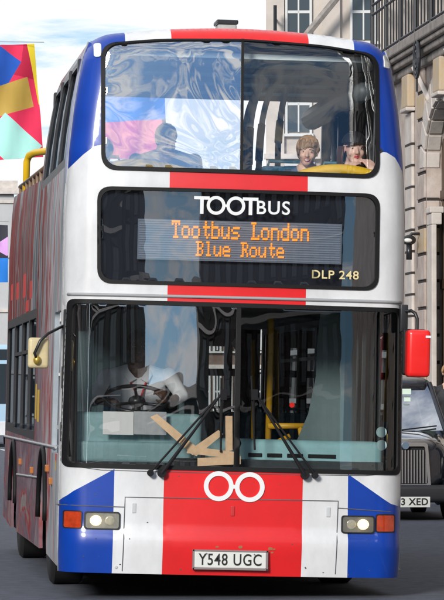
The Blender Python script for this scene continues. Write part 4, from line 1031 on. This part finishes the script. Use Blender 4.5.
# impost moulding at the springing, cornice and balcony
for yc in arches:
    z_ = fz(436, 205)[1]
    for sgn in (-1, 1):
        m = MB(); a, b_ = sorted((yc + sgn * 1.2, yc + sgn * 1.80)); bb(m, BX - .03, BX + .24, a, b_, z_ - .12, z_); bb(m, BX - .0, BX + .20, a, b_, z_ - .34, z_ - .12); bb(m, BX + .0, BX + .10, a, b_, .12, z_ - .341)
        m.build('impost', stone2, bld, bevel=.02)
m = MB(); bb(m, BX - .30, BX + .5, YN, YE + .25, HC, HC + .10); bb(m, BX - .22, BX + .5, YN, YE + .2, HC - .13, HC - .001); bb(m, BX - .12, BX + .45, YN, YE + .1, HC - .30, HC - .132); bb(m, BX - .36, BX + .5, YN, YE + .3, HC + .101, HC + .30)
m.build('cornice', mat('weathered_cornice', (.36, .32, .29), .9, var=.5, vscale=3, bump=.3), bld, bevel=.03)
# ochre corbels, medallions, raking struts
for k in range(8):
    m = MB(); m2 = MB(); m3 = MB(); yk = fz(412, 80)[0] - 4.15 * k
    bb(m, BX - .16, BX - .003, yk - .45, yk + .35, 7.20, 7.84)
    bb(m2, BX - .19, BX - .003, yk - .48, yk + .38, 7.12, 7.195)
    if k % 2: m.build('corbel', ochre, bld, bevel=.03); m2.build('corbel_base', stone2, bld, bevel=.02); m3.bm.free(); continue
    bb(m2, BX - .07, BX - .003, yk - .40, yk + .45, .2, 7.1)
    for z in [1.0 + .42 * j for j in range(14)]: bb(m3, BX - .076, BX - .003, yk - .41, yk + .46, z, z + .045)
    m.build('corbel', ochre, bld, bevel=.03); m2.build('pilaster', stone2, bld, bevel=.02); m3.build('pilaster_joint', joint, bld)
for k in range(8):
    m = MB(); yk = fz(403.5, 74)[0] - 4.1 * k; zc = 7.92
    for r in (.36, .27, .15):
        m.tube([(-.33, yk - BY + r * math.cos(a), zc + r * math.sin(a)) for a in [2 * math.pi * t / 24 for t in range(25)]], .028, 6, False)
    for t in range(8): a = math.pi * t / 4; m.tube([(-.33, yk - BY, zc), (-.33, yk - BY + .36 * math.cos(a), zc + .36 * math.sin(a))], .018, 5)
    m.tube([(-.33, yk - BY, zc - .36), (-.33, yk - BY, zc - .62)], .022, 6); m.tube([(-.33, yk - BY, zc + .36), (-.1, yk - BY, zc + .36)], .022, 6)
    m.build('iron_medallion', iron, bld)
for k in range(8):
    m = MB(); yk = fz(421, 55)[0] - 4.1 * k
    m.tube([(-.13, yk - BY, 7.90), (-.05, yk - BY - 1.5, 7.15)], .06, 4)
    m.build('raking_strut', stone2, bld)
# balcony railing
m = MB(); zr = HC + .30
y = YN
while y < YE + .1: m.tube([(-.26, y - BY, zr), (-.26, y - BY, zr + 1.15)], .018, 5, False); y += .42
for z in (zr + .08, zr + .95, zr + 1.15): m.tube([(-.26, YN - BY, z), (-.26, YE + .2 - BY, z)], .028, 6)
y = YE + .1
while y > YN: m.tube([(-.26, y - BY, zr), (-.26, y - BY, zr + 1.4)], .045, 8); y -= 2.05
m.build('balcony_railing', iron, bld)
# upper storeys: piers and tall dark windows
m = MB(); m.box(.30, 9, YN - BY, YE - BY, HC + .301, 22); m.build('upper_wall', stone2, bld)
y = YE - .25
while y > YN:
    m = MB(); bb(m, BX - .05, BX + .29, y - .55, y, HC + .31, 20)
    m.build('pier', stone2, bld, bevel=.02)
    for zb in (HC + .5, HC + 5.4):
        mw = MB(); mf = MB()
        bb(mw, BX + .20, BX + .297, y - 1.95, y - .6, zb, zb + 3.9)
        bb(mf, BX + .16, BX + .199, y - 1.32, y - 1.24, zb, zb + 3.9); bb(mf, BX + .16, BX + .199, y - 1.95, y - .6, zb + 2.5, zb + 2.58)
        q = mw.build('window', dgl, bld); mf.build('window_frame', mat('white_frame', (.6, .6, .58), .5), q)
    y -= 2.05
# end return of the building
m = MB(); m.box(.02, 9, YE - BY - .02, YE - BY, 0, HC); m.build('end_wall', stone2, bld)
# security camera under a hood, and a drain fitting
yk, zk = fz(409, 240, BX - .25)
o = empty('wall_lamp', (BX - .25, yk, zk), label='small black dome lamp with a white front on the stone wall beside the bus', cat='lamp')
m = MB(); m.ell((0, 0, .0), (.14, .14, .10)); m.tube([(0, 0, .05), (.05, 0, .12), (.25, 0, .12)], .03, 8); m.box(-.05, .05, -.05, .05, -.38, -.08); m.build('housing', blackp, o, smooth=True)
m = MB(); m.ell((-.03, -.10, -.01), (.085, .06, .045)); m.build('lens', mat('lamp_lens', 0), o, smooth=True)

# ------------------------------------------------------------------ far building facing the camera
def facade(name, label, x0, x1, y, H, bays, storeys, wall, parent_rot=0, depth=20, base=0.0, cat='building', pil=True, wcol=None, wide=.42, loc=None):
    o = empty(name, loc or ((x0 + x1) / 2, y, base), (0, 0, parent_rot), label=label, cat=cat)
    w_ = x1 - x0; hw = w_ / 2
    m = MB(); m.box(-hw, hw, .35, depth, 0, H); m.build('wall', wall, o)
    bw = w_ / bays; sh = (H - 1.5) / storeys
    mc = MB(); a = bw * wide / 2; wf = wcol or mat('white_frame', (.6, .6, .58), .5); wn = fr_ = pp = None
    for i in range(bays + 1):
        if not pil: break
        x = -hw + i * bw; x = max(-hw + bw * .14, min(hw - bw * .14, x))
        if pp is None: m_ = MB(); m_.box(-bw * .14, bw * .14, 0, .349, 0, H - 1.2); q = pp = m_.build('pilaster', wall, o)
        else: q = pp.copy(); COL.objects.link(q)
        q.location = (x, 0, 0)
    for j in range(storeys):
        z = j * sh
        mc.box(-hw - .1, hw + .1, -.18, .348, z + sh - .35, z + sh - .1)
        for i in range(bays):
            xc = -hw + (i + .5) * bw
            if wn is None:
                m_ = MB(); m_.box(-a, a, .25, .345, sh * .22, sh * .82); wn = q = m_.build('window', dgl, o)
                m_ = MB(); m_.box(-a - .12, -a, .12, .34, sh * .2, sh * .85); m_.box(a, a + .12, .12, .34, sh * .2, sh * .85)
                m_.box(-a - .25, a + .25, .02, .34, sh * .85, sh * .89); m_.box(-a - .2, a + .2, .02, .34, sh * .17, sh * .2)
                m_.box(-.04, .04, .2, .249, sh * .22, sh * .82); m_.box(-a, a, .2, .249, sh * .51, sh * .54)
                fr_ = m_.build('frame', wf, q)
            else:
                q = wn.copy(); COL.objects.link(q); q2 = fr_.copy(); COL.objects.link(q2); q2.parent = q
            q.location = (xc, 0, z)
    mc.box(-hw - .5, hw + .5, -.6, .348, H - 1.1, H - .6); mc.box(-hw - .3, hw + .3, -.35, .348, H - .599, H)
    mc.build('string_course', stone2, o)
    return o
xa = WP(266, 100, 170)[0]; xb = xa + 36
RT = R(7.5)
fb = facade('stone_office_building', 'tall pale stone building rising behind the bus roof on the right', xa, xb, 170, 34, 11, 7, mat('cream_pink_stone', (.60, .53, .47), .85, var=.2, vscale=.6, bump=.1), -RT, wide=.34, loc=(xa + 18 * math.cos(RT), 170 - 18 * math.sin(RT), 0))
m = MB(); p = WP(339, 0, 168); q = WP(313, 32, 168)
m.tube([(p[0] - (xa + xb) / 2 + 2, -1.6, p[1] + 2.4), (q[0] - (xa + xb) / 2 - 1.2, -1.6, q[1] - 1.5)], .20, 6); m.build('raking_gutter', mat('weathered_cornice', 0), fb)
m = MB()
for zz in (19.0, 20.6): m.tube([(WP(280, 0, 168)[0] - (xa + xb) / 2, -1.2, zz), (WP(280, 0, 168)[0] - (xa + xb) / 2, .3, zz)], .07, 6)
m.tube([(WP(280, 0, 168)[0] - (xa + xb) / 2, -1.2, 18.4), (WP(280, 0, 168)[0] - (xa + xb) / 2, -1.2, 21.2)], .10, 6); m.build('bracket', iron, fb)
# left and far skyline
xl = WP(14, 200, 300)[0]
facade('grey_office_building', 'pale grey building at the far left behind the banners', xl - 60, xl, 300, 19.5, 14, 4, mat('pale_grey_stone', (.50, .50, .50), .85, var=.15, vscale=.4), wide=.4)
xl2 = WP(9, 200, 640)[0]
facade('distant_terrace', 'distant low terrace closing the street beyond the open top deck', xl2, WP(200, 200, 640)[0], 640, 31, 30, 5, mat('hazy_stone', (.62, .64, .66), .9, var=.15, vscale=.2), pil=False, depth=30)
facade('side_street_building', 'dim brick building low behind the bus seen through the lower windows', WP(190, 400, 220)[0], xa - .5 + 8, 220, 9, 10, 2, mat('brown_brick', (.22, .15, .12), .9, var=.3, vscale=2), pil=False)

# buildings behind the viewer, mirrored in the windscreens
stdark = mat('sooty_brick', (.05, .04, .034), .9, var=.4, vscale=.8)
dkf = mat('dark_frame', (.06, .05, .045), .7)
facade('corner_block', 'tall sooty block closing the street behind the viewer on the right', 3.2, 60, -175, 30, 13, 7, stdark, math.pi, depth=30, wcol=dkf)
facade('closing_block', 'lower sooty block closing the street behind the viewer in the middle', -15, 3.0, -176, 21.6, 5, 5, stdark, math.pi, depth=30, wcol=dkf)
facade('stepped_block', 'low stepped sooty wing beside the middle block behind the viewer', -19, -15.2, -174, 23, 2, 6, stdark, math.pi, depth=30, wcol=dkf)
facade('stepped_block', 'higher stepped sooty wing beside the left terrace behind the viewer', -25, -19.2, -172, 28, 2, 6, stdark, math.pi, depth=30, wcol=dkf)
facade('left_terrace', 'tall sooty terrace standing behind the viewer on the left', -70, -25.2, -170, 32, 9, 6, stdark, math.pi, depth=30, wcol=dkf)
brk = mat('warm_grey_stone', (.30, .26, .23), .9, var=.3, vscale=1.2)
for k, lb in enumerate(('nearest', 'second', 'third', 'fourth', 'fifth', 'farthest')):
    facade('street_terrace', lb + ' stone terrace along the left pavement outside the view', 0, 38, 0, 10.5 + (k % 2) * 1.0, 8, 4, brk, math.pi / 2, depth=14, wcol=dkf, loc=(-18, -20 + 38.5 * k, 0))

# ------------------------------------------------------------------ banners
pk = mat('banner_pink', (.80, .03, .10), .8); gold = mat('banner_gold', (.55, .36, .07), .7); bl = mat('banner_blue', (.015, .10, .50), .8)
mint = mat('banner_mint', (.42, .80, .72), .8); yl = mat('banner_yellow', (.80, .62, .03), .8); lil = mat('banner_lilac', (.66, .35, .70), .8); blkb = mat('banner_black', (.03, .03, .045), .8)
crim = mat('banner_crimson', (.50, .01, .05), .8)
def banner(label, y, outline_px, regs_px, base, mats, wob=.15):
    P = [WP(*p, y) for p in outline_px]; cx = sum(p[0] for p in P) / len(P); cz = max(p[1] for p in P)
    e = empty('hanging_banner', (cx, y, cz), label=label, cat='banner', group='geometric banners hung over the street')
    loc = lambda p: (WP(*p, y)[0] - cx, WP(*p, y)[1] - cz)
    f = lambda a, b_: (a, wob * math.sin(a * 2.3 + b_ * .6) + .10 * math.sin(b_ * 3 + a) + .045 * math.sin(a * 9 - b_ * 2.2), b_)
    panel('cloth', [loc(p) for p in outline_px], f, mats, e, (), [(k, [loc(p) for p in r]) for k, r in regs_px], step=.15, thick=.012)
    xs = [loc(p)[0] for p in outline_px]; m = MB(); m.tube([(min(xs) - .1, 0, .02), (max(xs) + .02, 0, .02)], .008, 6)
    m.build('hanging_wire', steel, e)
    return e
banner('pink banner with blue diamond, gold bar and mint square at the upper left', 60,
       [(-60, 50), (34.5, 43), (37, 80), (41, 115), (43, 157), (10, 160), (-60, 166)],
       [(6, [(-60, 60), (-60, 30), (0, 47), (21, 62), (24, 42), (50, 42), (37, 80)]), (5, [(24.5, 30), (36, 30), (45, 105), (39, 104), (34, 80)]), (2, [(-12, 50), (0, 47), (21, 62), (8, 84), (2, 88), (-12, 75)]), (3, [(-18, 92), (27, 77), (34, 106), (-14, 121)]),
        (4, [(5, 113), (42, 146), (27, 160), (5, 162), (-18, 140)]), (5, [(-60, 100), (-30, 110), (-40, 166), (-60, 166)])], 0, [pk, pk, bl, gold, mint, yl, crim], .2)
for o in bpy.data.objects:
    pass
banner('blue and pink banner seen through the left upper deck window', 75, [(96, 42), (164, 48), (166, 125), (161, 160), (94, 158)],
       [(1, [(90, 124), (162, 119), (163, 165), (80, 165)]), (2, [(90, 30), (170, 30), (168, 118.9), (90, 123.9)])], 0, [blkb, mat('banner_rose', (.80, .12, .28), .8), mat('banner_sky_blue', (.08, .25, .72), .8)], .15)
banner('black and blue banner with a lilac diamond low at the left edge', 85, [(-60, 222), (8, 225), (8, 282), (-60, 284)],
       [(1, [(-5, 245), (6, 238), (9, 236), (12, 252), (7, 256), (0, 252)]), (2, [(-70, 258), (12, 258), (12, 290), (-70, 290)])], 0, [blkb, lil, mat('banner_bright_blue', (.02, .22, .72), .8)], .1)

# ------------------------------------------------------------------ coach at the left edge
cx = WP(-16, 400, 95)[0]
ch = empty('parked_coach', (cx, 95, 0), label='pale blue and white coach waiting far behind the bus at the left edge', cat='coach')
m = MB(); m.box(-1.25, 1.25, 0, 10, .35, 3.2, bev=.15); m.build('body', mat('coach_pale_blue', (.40, .58, .72), .4, coat=.3), ch, smooth=True, angle=50)
m = MB(); m.box(-1.1, 1.1, -.02, .02, 1.35, 2.6, bev=.015); m.box(-1.1, 1.1, -.02, .02, 2.72, 3.05, bev=.01); m.build('windscreen', dgl, ch)
for k in range(5):
    for sx in (-1, 1): m = MB(); m.box(sx * 1.235 - .03, sx * 1.235 + .03, .7 + k * 1.8, 2.35 + k * 1.8, 1.5, 2.6); m.build('side_window', dgl, ch)
m = MB(); m.box(-1.26, 1.26, -.03, .2, .36, .8, bev=.03); m.build('bumper', white, ch)
for sx in (-1, 1):
    m = MB(); m.ell((sx * .95, -.03, .62), (.14, .04, .1)); m.build('headlight', mat('lamp_lens', 0), ch)
    for y in (2, 8): m = MB(); m.cyl((sx * 1.1, y, .48), 'x', .48, .3, 28); m.build('wheel', mat('tyre_rubber', 0), ch)

# pedestrian beyond the cab at the right edge
pc = Pw(448.5, 373, 26)
ped = person('pedestrian in dark clothes standing behind the black cab at the right edge', pc, 15, 0, 1.0, blk, skin, (None, None), hair=((.03, .02, .018), 1.08, .04, -.06), legs=False)
m = MB(); hp = Vector((0, .22, -.0)); g = -ped.location.z
for q in (-1, 1): m.cap((q * .09, .27, .05), (q * .10, .27, g + .45), .085, .06); m.cap((q * .10, .27, g + .45), (q * .10, .27, g + .1), .058, .045); m.ell((q * .10, .22, g + .05), (.05, .13, .05))
m.build('trousers', navy, ped, smooth=True, remesh=.01)
